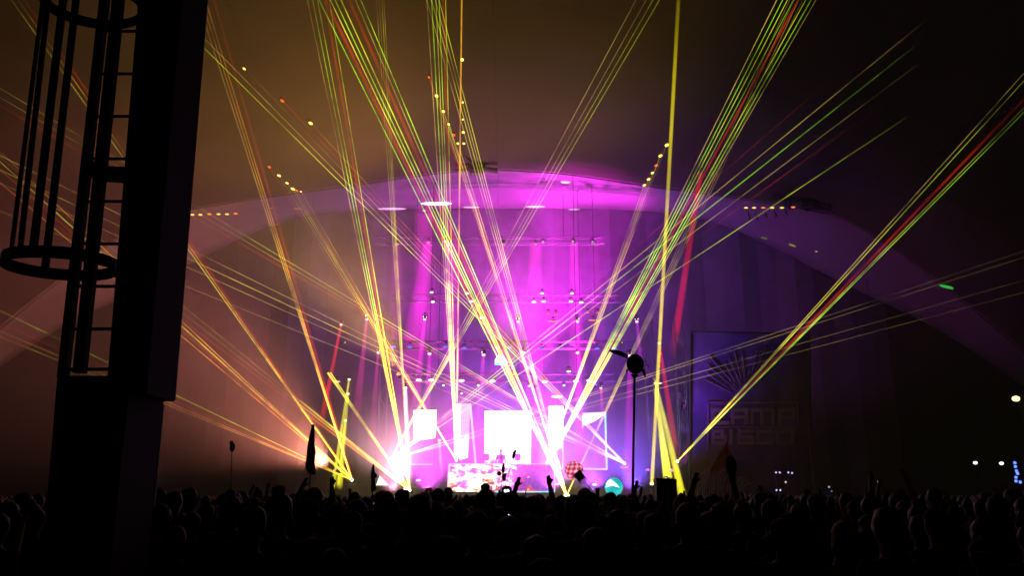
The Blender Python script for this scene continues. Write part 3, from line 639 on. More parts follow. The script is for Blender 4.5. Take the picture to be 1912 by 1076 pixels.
hoop(P(130, 45, 5.76).z, P(172, 10, 5.46).x, 5.46, 0.36, 0.3)
for k in range(-3, 9):
    y = 58 + 79.5 * k if k < 8 else 690
    a = P(190 - 0.106 * (y - 20), y, 5.6); c = Vector((P(262 - 0.075 * y, y, 5.6).x + 0.25, 5.6, a.z))
    b = MB(); b.tube(a, c, 0.0125, None, 8); b.build('rung', M['column'], cl)
for (y0, x0_, x1_) in ((318, 165, 236), (328, 160, 232)):
    b = MB(); a = P(x0_, y0 - 10, 5.45); c = P(x1_, y0 + 4, 5.45); b.path([a, a.lerp(c, 0.5) + Vector((0, 0, -0.02)), c], 0.04, 6); b.build('cage_bracket', M['column'], cl)

# ---------------------------------------------------------------- printed banner on the right
YBN = 42.0
bn = empty('banner', P(1400, 930, YBN), 'tall dark purple printed banner right of the stage', 'banner'); bn.location.z = 0
b = MB(); q = poly_px([(1290, 620), (1512, 624), (1514, 930), (1288, 930)], YBN); b.prism(q, (0, 0.06, 0)); b.build('sheet', M['banner'], bn)
for (xa, ya, xb, yb) in ((1290, 620, 1288, 930), (1512, 624, 1514, 930), (1290, 620, 1512, 624)):
    b = MB(); b.tube(P(xa, ya, YBN - 0.02), P(xb, yb, YBN - 0.02), 0.05, None, 6); b.build('frame_bar', M['black'], bn)
def strokes(px, py, w, h, segs, th, Y, name='letter', mt='letter'):
    """blocky letter: list of strokes in a unit cell, joined as one solid outline"""
    b = MB(); k = Y / F * 1.03
    for n_, (xa, ya, xb, yb) in enumerate(segs):
        a, c = P(px + xa * w, py + ya * h, Y), P(px + xb * w, py + yb * h, Y); d = (c - a).normalized(); s_ = d.cross(Vector((0, 1, 0))).normalized() * th * k / 2
        e = d * th * k / 2; off = Vector((0, -0.003 * n_, 0))
        b.prism([a - e - s_ + off, c + e - s_ + off, c + e + s_ + off, a - e + s_ + off], (0, 0.03, 0))
    return b.build(name, M[mt], bn)
GL = dict(C=[(0, 0, 1, 0), (0, 0, 0, 1), (0, 1, 1, 1)], A=[(0, 0, 1, 0), (0, 0, 0, 1), (1, 0, 1, 1), (0, .55, 1, .55)], M=[(0, 0, 1, 0), (0, 0, 0, 1), (.5, 0, .5, 1), (1, 0, 1, 1)],
          P=[(0, 0, 1, 0), (0, 0, 0, 1), (1, 0, 1, .6), (0, .6, 1, .6)], B=[(0, 0, .8, 0), (0, 0, 0, 1), (.8, 0, .8, .5), (0, .5, 1, .5), (1, .5, 1, 1), (0, 1, 1, 1)], I=[(.5, 0, .5, 1)],
          S=[(0, 0, 1, 0), (0, 0, 0, .5), (0, .5, 1, .5), (1, .5, 1, 1), (0, 1, 1, 1)], O=[(0, 0, 1, 0), (0, 0, 0, 1), (1, 0, 1, 1), (0, 1, 1, 1)])
for ch, x, w in (('C', 1332, 26), ('A', 1368, 26), ('M', 1404, 40), ('P', 1456, 26)): strokes(x, 766, w, 24, GL[ch], 7, YBN - 0.05)
for ch, x, w in (('B', 1332, 22), ('I', 1360, 12), ('S', 1382, 24), ('C', 1416, 24), ('O', 1452, 28)): strokes(x, 806, w, 22, GL[ch], 6, YBN - 0.05)
rnd = random.Random(3)
for k in range(16):          # scratchy rays printed above the letters
    a = R(200 + 8 * k); r0, r1 = rnd.uniform(30, 50), rnd.uniform(60, 115); cx_, cy_ = 1400, 745
    p, q = (cx_ + r0 * math.cos(a), cy_ + r0 * math.sin(a) * 0.9), (cx_ + r1 * math.cos(a + 0.1), cy_ + r1 * math.sin(a + 0.1) * 0.9)
    strokes(0, 0, 1, 1, [(p[0], p[1], q[0], q[1])], rnd.uniform(0.7, 1.5), YBN - 0.04, 'printed_ray')
for (xa, ya, xb, yb) in ((1322, 752, 1490, 752), (1322, 752, 1322, 842), (1490, 752, 1490, 798), (1322, 798, 1490, 798)):
    strokes(0, 0, 1, 1, [(xa, ya, xb, yb)], 2.2, YBN - 0.045, 'printed_line')

# plume of drooping strands, orange pennant and dark paddle in front of the banner
def totem_base(name, px, py, Y, label, cat='totem'):
    c = P(px, py, Y); c.z = 0; return empty(name, c, label, cat)
YP = 30.0
t = totem_base('strand_plume', 1345, 930, YP, 'plume of pale drooping strands in front of the banner')
for k in range(22):
    x = 1298 + k * 4.2 + rnd.uniform(-2, 2); h = rnd.uniform(50, 95) * (1 - abs(k - 9) / 22); sw = (9 - k) * -1.4
    pts = [P(x + sw * 0.2, 935, YP), P(x, 935 - h * 0.6, YP), P(x + 4 + abs(sw) * 0.3, 935 - h * 0.9, YP), P(x + 14 + rnd.uniform(0, 8), 935 - h, YP)]
    b = MB(); b.path(pts, [0.018, 0.014, 0.01, 0.006], 4); b.build('strand', M['strand'], t)
b = MB(); b.tube(P(1345, 930, YP) * 1, Vector((P(1345, 930, YP).x, YP, 0)), 0.02); b.build('pole', M['stick'], t)
t = totem_base('pennant', 1348, 900, 31.0, 'orange brown triangular pennant in front of the printed banner', 'flag')
b = MB(); b.prism(poly_px([(1357, 828), (1368, 852), (1352, 878), (1322, 884)], 31.0), (0, 0.03, 0)); b.build('cloth', M['pennant'], t)
b = MB(); b.tube(P(1357, 826, 30.97), Vector((P(1352, 930, 30.97).x, 30.97, 0)), 0.018); b.build('pole', M['stick'], t)
t = totem_base('paddle_totem', 1365, 930, 22.0, 'black oval paddle totem in front of the banner')
b = MB(); b.ball(P(1365, 870, 22), (0.155, 0.03, 0.27), 16, 10); b.build('paddle', M['black'], t, True)
b = MB(); b.tube(P(1365, 885, 22), Vector((P(1365, 930, 22).x, 22, 0.9)), 0.014); b.build('pole', M['stick'], t)

# ---------------------------------------------------------------- totems held above the crowd
def pole(t, x0, y0, x1, y1, Y, r=0.014, z=None, bend=0):
    a, c = P(x0, y0, Y), P(x1, y1, Y)
    if z is not None: c = c + (c - a).normalized() * ((c.z - z) / max(0.05, -(c - a).normalized().z))
    b = MB(); b.path([a, a.lerp(c, 0.5) + Vector((bend, 0, 0)), c], r, 6); return b.build('pole', M['stick'], t)
YF = 15.0
t = totem_base('feather_flag', 578, 915, YF, 'tall dark blade shaped flag held above the left crowd', 'flag')
rows_ = [(583, 793, 586), (579, 812, 588), (575, 830, 588), (572, 845, 590), (570, 860, 587), (568, 872, 587), (572, 880, 588), (579, 887, 587)]
f = MB(); n_ = 6
for side in (0, 1):
    for (xl, y, xr) in rows_:
        for i in range(n_ + 1):
            u = i / n_; p = P(xl + (xr - xl) * u, y, YF); f.v.append(p + Vector((0, 0.05 * math.sin(u * 5 + y * 0.06) + 0.02 * side, 0)))
nr = len(rows_); W = n_ + 1
for side in (0, 1):
    for j in range(nr - 1):
        for i in range(n_):
            q = (side * nr * W + j * W + i, side * nr * W + j * W + i + 1, side * nr * W + (j + 1) * W + i + 1, side * nr * W + (j + 1) * W + i); f.f.append(q if side else q[::-1]); f.mi.append(0)
for j in range(nr - 1):
    for i in (0, n_): f.f.append((j * W + i, (j + 1) * W + i, nr * W + (j + 1) * W + i, nr * W + j * W + i)); f.mi.append(0)
f.build('cloth', M['flag'], t, True); pole(t, 585.5, 794, 577, 925, YF, 0.012, 1.2)
t = totem_base('cutout_sign', 697, 930, 13.0, 'narrow dark cut-out sign seen edge on, held on a stick left of the stage', 'sign')
b = MB(); b.prism(poly_px([(694, 874), (698, 866), (699, 884), (703, 886), (703, 892), (699, 894), (700, 904), (702, 912), (700, 916), (697, 919), (692, 919), (693, 900), (692, 886)], 13.0), (0, 0.05, 0)); b.build('board', M['cloth_dark'], t)
pole(t, 696, 915, 696, 940, 13.0, 0.01, 1.3)
t = totem_base('far_totem', 433, 925, 20.0, 'dim totem on a thin pole in the smoke at far left')
b = MB(); b.ball(P(434, 836, 20), (0.07, 0.05, 0.11), 10, 8); b.ball(P(432, 828, 20), (0.05, 0.04, 0.06), 8, 6); b.build('figure', M['cloth_dark'], t, True); pole(t, 433, 842, 431, 920, 20, 0.012, 1.2)
t = totem_base('flower_totem', 800, 930, 24.0, 'small red flower on a stick in front of the left stage')
c = P(801, 920, 24)
for k in range(6):
    a = 2 * math.pi * k / 6; b = MB(); b.ball(c + Vector((0.07 * math.cos(a), 0.01, 0.07 * math.sin(a) + 0.02)), (0.06, 0.02, 0.05), 8, 6); b.build('petal', M['red'], t, True)
b = MB(); b.ball(c + Vector((0.1, 0, -0.1)), (0.06, 0.01, 0.025), 8, 6); b.build('leaf', M['green'], t, True); pole(t, 801, 922, 795, 940, 24, 0.01, 1.3)
t = totem_base('rounded_board', 836, 940, 17.0, 'dark rounded board held up in front of the desk', 'sign')
out = [(826, 938), (827, 925), (829, 916), (833, 911), (838, 910), (843, 913), (845, 918), (845, 928), (843, 938)]
b = MB(); b.prism(poly_px(out, 17.0), (0, 0.05, 0)); b.build('board', M['violet_board'], t); pole(t, 836, 930, 835, 946, 17, 0.012, 1.3)
t = totem_base('eyes_totem', 945, 940, 18.0, 'black round totem with two glowing eyes in front of the desk')
b = MB(); c = P(946, 917.5, 18); b.tube(c, c + Vector((0, 0.1, 0)), 0.118, None, 24); ds_ = b.build('disc', M['black'], t)
for sx in (-1, 1):
    b = MB(); b.ball(c + Vector((sx * 0.03, -0.01, 0)), (0.03, 0.02, 0.036), 10, 8); b.build('eye', lens_mat((0.9, 0.95, 1.0), 2.0), ds_, True)
pole(t, 946, 925, 946, 945, 18, 0.012, 1.3)
t = totem_base('twin_figure_totem', 940, 940, 19.0, 'dark red figure with round and square shapes on a thin stick before the desk')
b = MB(); b.path([P(940, 866, 19), P(940, 873, 19), P(939, 879, 19), P(940, 884, 19)], [0.015, 0.04, 0.035, 0.02], 8); b.build('figure', M['darkred'], t, True)
b = MB(); c = P(932, 885, 19); b.tube(c, c + Vector((0, 0.04, 0)), 0.055, None, 14); b.build('round_piece', M['red'], t)
b = MB(); b.prism(poly_px([(938, 885), (946, 884), (944, 899), (938, 899)], 19.0), (0, 0.04, 0)); b.build('square_piece', M['red'], t)
b = MB(); b.box(P(933, 920, 19), (0.06, 0.05, 0.11)); b.build('lower_block', M['black'], t); pole(t, 938, 884, 933, 938, 18.97, 0.01, 1.3)
t = totem_base('oval_totem', 958, 940, 18.5, 'small black oval on a leaning stick above the desk')
m_ = Matrix.Rotation(R(12), 3, 'Y'); b = MB(); b.ball(P(959.5, 850, 18.5), (0.04, 0.03, 0.1), 10, 8, m_); b.ball(P(962, 844, 18.5), (0.028, 0.03, 0.05), 8, 6, m_); b.build('figure', M['black'], t, True); pole(t, 958, 856, 942, 915, 18.5, 0.008, 1.3)
t = totem_base('thin_spike', 980, 940, 20.0, 'thin dark spike leaning above the crowd before the desk')
b = MB(); b.path([P(983, 912, 20), P(980, 930, 20), P(977, 946, 20), P(974, 960, 20)], [0.006, 0.018, 0.024, 0.024], 6); b.build('spike', M['black'], t)
# chequered balloon with basket on a bent stick
YL_ = 16.0
t = totem_base('balloon_totem', 1110, 930, YL_, 'red and white chequered balloon with brown basket on a bent stick', 'totem')
c = P(1072, 879, YL_); m_ = Matrix.Rotation(R(-38), 3, 'Y')
b = MB(); b.ball(c, 0.185, 14, 10, m_, 0, lambda i, j: (i + j) % 2); b.build('balloon', [M['red'], M['whitecloth']], t)
c2 = P(1081.5, 889, YL_ - 0.15); b = MB(); b.box(c2, (0.15, 0.14, 0.17), Matrix.Rotation(R(-38), 3, 'Y')); bk_ = b.build('basket', M['basket'], t)
for k in range(5):
    d = m_ @ Vector((-0.07 + 0.035 * k, 0, -0.085)); b = MB(); b.path([c2 + d, c2 + d + m_ @ Vector((0, 0, -0.04)), c2 + d + m_ @ Vector((0.01, 0, -0.07 - 0.02 * (k % 2)))], [0.012, 0.01, 0.004], 5); b.build('tassel', M['basket'], bk_)
b = MB(); b.path([P(1086, 896, YL_), P(1096, 905, YL_), P(1105, 916, YL_), P(1111, 930, YL_), P(1114, 950, YL_)], 0.009, 6); b.build('pole', M['stick'], t)
pl = bpy.data.lights.new('balloon_fill', 'POINT'); pl.energy = 2.2; pl.color = (1.0, 0.45, 0.7); pl.shadow_soft_size = 0.03  # lamp added inside the balloon so its shell glows
plo = bpy.data.objects.new('balloon_fill', pl); C.objects.link(plo); plo.parent = t; plo.location = c - t.location
# glowing ball
t = totem_base('glowing_ball', 1145, 935, 22.0, 'teal glowing ball with a bright white wedge beside the right screen', 'ball')
c = P(1146, 910, 22.0); r = 16.5 * 22 / F
b = MB(); b.ball(c, r, 28, 18); b.build('shell', noise_screen('ball_teal', [(0.4, LIN(20, 185, 190)), (0.6, LIN(70, 215, 210))], 2, 1.0, 2, 0.2), t, True)
w = MB(); pts = []
for (dx, dz) in ((-15.6, -1), (-14, 6), (-10.5, 11), (-6, 13.5), (-1, 9), (4, 4), (8, -1)):
    x, z = dx * 22 / F, dz * 22 / F; pts.append((x, z))
cx_, cz_ = -5 * 22 / F, 4 * 22 / F; n_ = len(pts)
for fr in (1.0, 0.75, 0.5, 0.25, 0.0):
    for (x, z) in pts:
        x_, z_ = cx_ + (x - cx_) * fr, cz_ + (z - cz_) * fr; w.v.append(c + Vector((x_, -math.sqrt(max(0.0, r * r - x_ * x_ - z_ * z_)) - 0.012, z_)))
w.f = [(j * n_ + i, j * n_ + (i + 1) % n_, (j + 1) * n_ + (i + 1) % n_, (j + 1) * n_ + i) for j in range(3) for i in range(n_)] + [tuple(range(3 * n_, 4 * n_))]; w.mi = [0] * len(w.f)
w.build('wedge_light', emit('ball_white', (0.9, 1, 0.98), 2.5), t); pole(t, 1146, 928, 1146, 945, 22.2, 0.01, 1.3)
# half dome lamp hung above the centre and small lit pyramid at stage left
t = empty('half_dome_lamp', P(935, 660, 44.0), 'white and cyan half dome lamp hanging above the centre screen', 'lamp'); c = P(935, 677, 44.0); k = 44 / F
b = MB(); prof = [(-11, 0), (-11, 5), (-8, 10), (-4, 14), (0, 15), (5, 11), (10, 5), (13, 0)]
b.prism([c + Vector((x * k, 0, y * k)) for x, y in prof], (0, 0.3, 0)); b.build('shade', emit('dome_white', (0.85, 1, 1), 2.2), t)
b = MB(); b.box(c + Vector((0, 0.15, -0.06)), (23 * k, 0.34, 0.09)); b.build('rim', cyan, t)
b = MB(); b.tube(c + Vector((0, 0.15, 0.4)), Vector((c.x, c.y + 0.15, P(935, 640, 44).z)), 0.02); b.build('cable', M['black'], t)
t = empty('lit_pyramid', P(714, 908, 41.0), 'small white lit pyramid beside the left floor burst', 'lamp'); t.location.z = DZ
b = MB(); a_ = poly_px([(702, 907), (726, 907), (709, 888)], 41.0); cc = P(712, 907, 41.6)
b.add(a_ + [cc], [(0, 1, 2), (1, 3, 2), (3, 0, 2), (0, 3, 1)]); b.build('pyramid', emit('pyramid_white', (0.95, 1, 0.95), 1.6), t)
b = MB(); b.box((P(714, 908, 41.2).x, 41.3, (DZ + P(714, 908, 41).z) / 2), (0.6, 0.5, P(714, 908, 41).z - DZ)); b.build('plinth', M['black'], t)
# insect totem
YI = 12.0; k = YI / F
t = totem_base('insect_totem', 1183, 935, YI, 'black and amber striped insect totem with one wing on a tall pole')
c = P(1186, 680, YI)
b = MB(); nst = 9
b.ball(c, (16.5 * k, 15 * k, 19 * k), 20, 12, None, 0, lambda i, j: 1 if j in (2, 4, 6) else 0); b.build('body', [M['black'], M['amber']], t, True)
b = MB(); a_, e_ = P(1172, 667, YI), P(1138, 655, YI); b.path([a_, a_.lerp(e_, 0.35) + Vector((0, 0, 0.015)), a_.lerp(e_, 0.75) + Vector((0, 0, 0.01)), e_], [0.022, 0.038, 0.032, 0.012], 8); b.build('wing', M['cloth_dark'], t, True)
b = MB(); b.path([P(1200, 690, YI), P(1203, 698, YI), P(1205, 705, YI)], [0.03, 0.024, 0.01], 6); b.build('leg', M['black'], t)
b = MB(); b.path([P(1171, 690, YI), P(1170, 697, YI)], [0.02, 0.01], 6); b.build('leg', M['black'], t)
for (xa, ya, xb, yb) in ((1202, 676, 1206, 678), (1204, 683, 1212, 686)):
    b = MB(); b.path([P(xa, ya, YI), P((xa + xb) / 2, ya - 2, YI), P(xb, yb, YI)], 0.006, 5); b.build('feeler', M['black'], t)
b = MB(); b.tube(P(1185, 700, YI), P(1185, 706, YI), 0.06, 0.02, 8); b.build('socket', M['black'], t); pole(t, 1185, 703, 1181, 940, YI, 0.019, 0.9)
# black box totem with pointed corner
t = totem_base('box_totem', 1240, 940, 11.0, 'black box head totem with a pointed ear in front of the yellow beams')
k = 11 / F; b = MB(); b.box(P(1242, 916, 11), (36 * k, 0.24, 40 * k), Matrix.Rotation(R(2), 3, 'Y')); b.build('box', M['black'], t)
b = MB(); b.prism(poly_px([(1224, 900), (1225, 893), (1233, 897)], 10.9), (0, 0.06, 0)); b.build('ear', M['black'], t); pole(t, 1242, 930, 1242, 960, 11, 0.015, 1.3)

# ---------------------------------------------------------------- distant lamps and stalls on the right
def post_lamp(px, py, Y, label, col, s, r, hz=None, energy=0):
    c = P(px, py, Y); t = empty('lamp_post', (c.x, c.y, 0), label, 'lamp', 'far lamps at right'); k = Y / F
    b = MB(); b.tube((c.x + 0.3, c.y + 0.2, 0), (c.x + 0.3, c.y + 0.2, c.z + 0.3), 0.06, 0.04); b.build('post', M['black'], t)
    b = MB(); b.path([(c.x + 0.3, c.y + 0.2, c.z + 0.3), (c.x + 0.15, c.y + 0.1, c.z + 0.35), (c.x, c.y, c.z + 0.25)], 0.03, 6); ar_ = b.build('arm', M['black'], t)
    b = MB(); b.ball(c, (r * k, r * k * 0.7, r * k * 0.7), 12, 8); b.build('bulb', lens_mat(col, s), ar_, True)
post_lamp(1897, 745, 60, 'large orange lamp at the right edge', (1.0, 0.55, 0.22), 5, 7)
post_lamp(1821, 865, 70, 'left of two small warm white lamps at far right', (1.0, 0.8, 0.55), 3, 4)
post_lamp(1870, 866, 70, 'right of two small warm white lamps at far right', (1.0, 0.8, 0.55), 3, 4)
post_lamp(1902, 923, 60, 'low white lamp at the right edge', (1.0, 0.9, 0.8), 4, 5)
t = empty('light_string', P(1897, 860, 58), 'string of blue bulbs hanging at the right edge', 'lights')
pts = [(1895, 865), (1896, 872), (1898, 880), (1900, 885), (1897, 892), (1897, 899), (1905, 901)]
for (x, y) in pts: b = MB(); b.ball(P(x, y, 58), 0.1, 8, 6); b.build('bulb', lens_mat((0.12, 0.22, 1.0), 2.5), t, True)
b = MB(); b.path([P(1895, 850, 58.1)] + [P(x, y, 58.1) for x, y in pts], 0.02, 5); b.build('cable', M['black'], t)
b = MB(); q = P(1895, 850, 58.1); b.tube((q.x, q.y, 0), q, 0.04); b.build('post', M['black'], t)
def bulb_cluster(label, pts, Y, col, s, r):
    c = P(pts[0][0], pts[0][1], Y); t = empty('stall_lights', c, label, 'lights', 'small stall lights')
    for (x, y) in pts: b = MB(); b.ball(P(x, y, Y), r * Y / F, 8, 6); b.build('bulb', lens_mat(col, s), t, True)
    b = MB(); b.path([P(x, y - 2, Y + 0.1) for x, y in ([(pts[0][0] - 4, pts[0][1])] + pts + [(pts[-1][0] + 4, pts[-1][1])])], 0.03, 5); b.build('rail', M['black'], t)
    b = MB(); b.tube(P(pts[0][0], pts[0][1], Y + 0.15), Vector((c.x, Y + 0.15, 0)), 0.03); b.build('post', M['black'], t)
BW = (0.55, 0.55, 1.0)
bulb_cluster('left pair of tiny blue white lights low on the banner', [(1449, 883), (1456, 883)], 39, BW, 1.6, 1.6)
bulb_cluster('right pair of tiny blue white lights low on the banner', [(1472, 883), (1479, 884)], 39, BW, 1.6, 1.6)
bulb_cluster('lower pair of tiny blue white lights low on the banner', [(1450, 916), (1457, 916)], 39, BW, 1.6, 1.6)
bulb_cluster('single dim white light between the banner light pairs', [(1467, 901)], 39, (0.9, 0.8, 0.7), 0.8, 1.8)
bulb_cluster('row of dim blue lights below the banner light pairs', [(1432, 931), (1436, 931), (1440, 931)], 39, (0.25, 0.25, 0.9), 0.8, 1.2)
bulb_cluster('dim pale light right of the banner', [(1548, 910)], 50, (0.8, 0.7, 0.6), 0.5, 2)
bulb_cluster('tiny blue light right of the banner', [(1553, 918)], 50, (0.2, 0.3, 1), 0.8, 1.2)
bulb_cluster('faint white light halfway to the right edge', [(1639, 900)], 50, (0.8, 0.8, 0.8), 0.4, 1.2)
t = empty('market_tent', P(1595, 935, 55), 'dim red lit market tent at right', 'tent'); t.location.z = 0
a, c = P(1572, 930, 55), P(1622, 930, 55)
b = MB(); b.add([(a.x, 54, a.z), (c.x, 54, a.z), (c.x, 56, a.z), (a.x, 56, a.z), ((a.x + c.x) / 2, 55, a.z + 0.7)], [(0, 1, 4), (1, 2, 4), (2, 3, 4), (3, 0, 4), (3, 2, 1, 0)]); b.build('canopy', M['darkred'], t)
for x in (a.x, c.x):
    for y in (54, 56): b = MB(); b.tube((x, y, 0), (x, y, a.z), 0.03); b.build('leg', M['black'], t)
b = MB(); b.prism(poly_px([(1606, 932), (1620, 931), (1621, 939), (1613, 942), (1607, 939)], 53.9), (0, 0.05, 0)); b.build('lit_sign', emit('tent_sign', LIN(130, 20, 60), 0.7), t)

# ---------------------------------------------------------------- people
def build_person_mesh(name, seedv, arms, build=1.0, hat=None, hairm=None, long_hair=False, shirt='shirt_a', voxel=0.016, ratio=0.22):
    """one continuous body: limbs laid out, fused by a voxel remesh, thinned; faces +Y; 1.75 m tall"""
    b = MB(); w = build
    def limb(pts, rad): 
        for k in range(len(pts) - 1):
            b.tube(pts[k], pts[k + 1], rad[k], rad[k + 1], 10); b.ball(pts[k], rad[k], 10, 8)
        b.ball(pts[-1], rad[-1], 10, 8)
    for sx in (-1, 1):      # legs and shoes
        limb([(sx * 0.10, 0, 0.92), (sx * 0.11, 0.015, 0.50), (sx * 0.12, -0.01, 0.09)], [0.095 * w, 0.065, 0.05])
        b.ball((sx * 0.125, 0.06, 0.045), (0.05, 0.13, 0.045), 12, 8)
    b.ball((0, 0, 0.95), (0.175 * w, 0.125 * w, 0.14), 14, 10); b.ball((0, 0.005, 1.12), (0.16 * w, 0.115 * w, 0.2), 14, 10)
    b.ball((0, 0, 1.30), (0.19 * w, 0.125 * w, 0.19), 14, 10); b.ball((0, -0.01, 1.41), (0.17 * w, 0.085, 0.075), 14, 8)
    b.tube((0, -0.01, 1.40), (0, 0.005, 1.56), 0.065, 0.055, 12)
    # head with jaw, nose, ears
    b.ball((0, 0.012, 1.645), (0.075, 0.092, 0.108), 16, 12); b.ball((0, 0.04, 1.585), (0.052, 0.06, 0.052), 12, 8)
    b.ball((0, 0.108, 1.625), (0.014, 0.022, 0.024), 8, 6)
    for sx in (-1, 1): b.ball((sx * 0.078, 0.0, 1.635), (0.012, 0.022, 0.032), 8, 6); b.ball((sx * 0.03, 0.092, 1.65), (0.015, 0.012, 0.01), 8, 6)
    b.ball((0, 0.096, 1.583), (0.026, 0.01, 0.008), 8, 6)
    for sx, (sh, el, wr, grip) in zip((-1, 1), arms):
        sh, el, wr = Vector(sh), Vector(el), Vector(wr)
        limb([sh, el, wr], [0.06 * w, 0.047, 0.034])
        d = (wr - el).normalized(); side = d.cross(Vector((0, 1, 0))); side = side.normalized() if side.length > 0.2 else Vector((1, 0, 0))
        nrm = side.cross(d); pc = wr + d * 0.055
        m_ = Matrix((side, nrm, d)).transposed()
        b.ball(pc, (0.042, 0.02, 0.06), 10, 8, m_)
        for f_ in range(4):
            off = side * (-0.03 + 0.02 * f_); ln_ = (0.062, 0.075, 0.07, 0.05)[f_]; r0 = pc + off + d * 0.045
            if grip: p1 = r0 + d * 0.02 + nrm * 0.03; p2 = p1 + nrm * 0.018 - d * 0.035
            else: p1 = r0 + d * ln_ * 0.55 + nrm * 0.006; p2 = p1 + d * ln_ * 0.45 + nrm * 0.014
            b.tube(r0, p1, 0.0105, 0.0095, 6); b.tube(p1, p2, 0.0095, 0.008, 6); b.ball(p1, 0.0095, 6, 5)
        t0 = pc - side * 0.035; p1 = t0 - side * 0.025 + d * 0.025 + nrm * 0.01; p2 = p1 + d * 0.03 + nrm * (0.025 if grip else 0.004)
        b.tube(t0, p1, 0.013, 0.011, 6); b.tube(p1, p2, 0.011, 0.009, 6)
    me = bpy.data.meshes.new(name + '_raw'); me.from_pydata(b.v, [], b.f); o = bpy.data.objects.new(name, me); C.objects.link(o)
    rm = o.modifiers.new('fuse', 'REMESH'); rm.mode = 'VOXEL'; rm.voxel_size = voxel; rm.use_smooth_shade = True
    sm = o.modifiers.new('soft', 'SMOOTH'); sm.iterations = 2; sm.factor = 0.4
    dc = o.modifiers.new('thin', 'DECIMATE'); dc.ratio = ratio
    dg = bpy.context.evaluated_depsgraph_get(); me2 = bpy.data.meshes.new_from_object(o.evaluated_get(dg)); me2.name = name
    bpy.data.objects.remove(o); bpy.data.meshes.remove(me)
    me2.materials.clear()
    for m_ in (M[shirt], M['jeans'], M['skin'], M['black']): me2.materials.append(m_)
    arm_el = [(Vector(a[0]), Vector(a[1]), Vector(a[2])) for a in arms]
    idx = []
    for p in me2.polygons:
        c = p.center; k = 0
        if c.z < 0.09: k = 3
        elif c.z < 0.90 and abs(c.x) < 0.24: k = 1
        if c.z > 1.475 and abs(c.x) < 0.1: k = 2
        for (s_, e_, w_) in arm_el:
            ax = (w_ - e_); tt = (c - e_).dot(ax) / ax.length_squared
            if -0.15 < tt and ((c - e_) - ax * max(0, min(1.6, tt))).length < 0.075 and (c - s_).length > 0.13: k = 2
        idx.append(k)
    me2.polygons.foreach_set('material_index', idx); me2.polygons.foreach_set('use_smooth', [True] * len(idx)); me2.update()
    # hair / hat as a second mesh
    h = MB(); rr = random.Random(seedv)
    h.ball((0, -0.012, 1.668), (0.088, 0.104, 0.098), 16, 12)
    if long_hair:
        h.ball((0, -0.06, 1.58), (0.095, 0.055, 0.15), 14, 10); h.ball((0, -0.075, 1.47), (0.085, 0.04, 0.12), 12, 8)
    if hat == 'bun': h.ball((0, -0.04, 1.775), (0.045, 0.045, 0.04), 10, 8)
    vs = []
    for q in h.v:
        n_ = noise.noise(q * 22 + Vector((seedv, 0, 0))) * 0.012 + noise.noise(q * 60) * 0.006
        c0 = Vector((0, -0.02, 1.62)); q2 = q + (q - c0).normalized() * n_
        if q2.z < 1.60 and q2.y > -0.02 : q2.y = -0.02
        if q2.y > 0.055 and q2.z < 1.70: q2.y = 0.055
        vs.append(q2)
    h.v = vs
    hm_ = bpy.data.meshes.new('hair'); hm_.from_pydata(h.v, [], h.f); hm_.materials.append(M[hairm or 'hair_d']); hm_.polygons.foreach_set('use_smooth', [True] * len(hm_.polygons)); hm_.update()
    cap = None
    if hat == 'cap':
        h = MB(); h.ball((0, -0.008, 1.70), (0.092, 0.107, 0.075), 16, 8); h.ball((0, -0.12, 1.69), (0.07, 0.07, 0.012), 12, 6)
        cap = bpy.data.meshes.new('cap'); cap.from_pydata(h.v, [], h.f); cap.materials.append(M['cloth_dark']); cap.update()
    if hat == 'brim':
        h = MB(); h.ball((0, -0.005, 1.72), (0.088, 0.1, 0.07), 16, 8); h.tube((0, 0, 1.695), (0, 0, 1.705), 0.165, 0.155, 22)
        cap = bpy.data.meshes.new('hat'); cap.from_pydata(h.v, [], h.f); cap.materials.append(M['cloth_dark']); cap.update()
    return me2, hm_, cap
SHL, SHR = (-0.185, -0.01, 1.41), (0.185, -0.01, 1.41)
DL, DR = (SHL, (-0.25, -0.03, 1.13), (-0.24, 0.06, 0.88), False), (SHR, (0.25, -0.03, 1.13), (0.24, 0.06, 0.88), False)
UL, UR = (SHL, (-0.29, 0.05, 1.64), (-0.22, 0.12, 1.87), False), (SHR, (0.29, 0.05, 1.64), (0.24, 0.1, 1.88), False)
FR = (SHR, (0.30, 0.04, 1.62), (0.26, 0.03, 1.89), True)
PL, PR = (SHL, (-0.24, 0.17, 1.32), (-0.07, 0.36, 1.60), True), (SHR, (0.24, 0.17, 1.32), (0.07, 0.36, 1.60), True)
TR = (SHR, (0.25, 0.10, 1.22), (0.14, 0.27, 1.38), True); TL = (SHL, (-0.25, 0.10, 1.22), (-0.14, 0.27, 1.38), True)
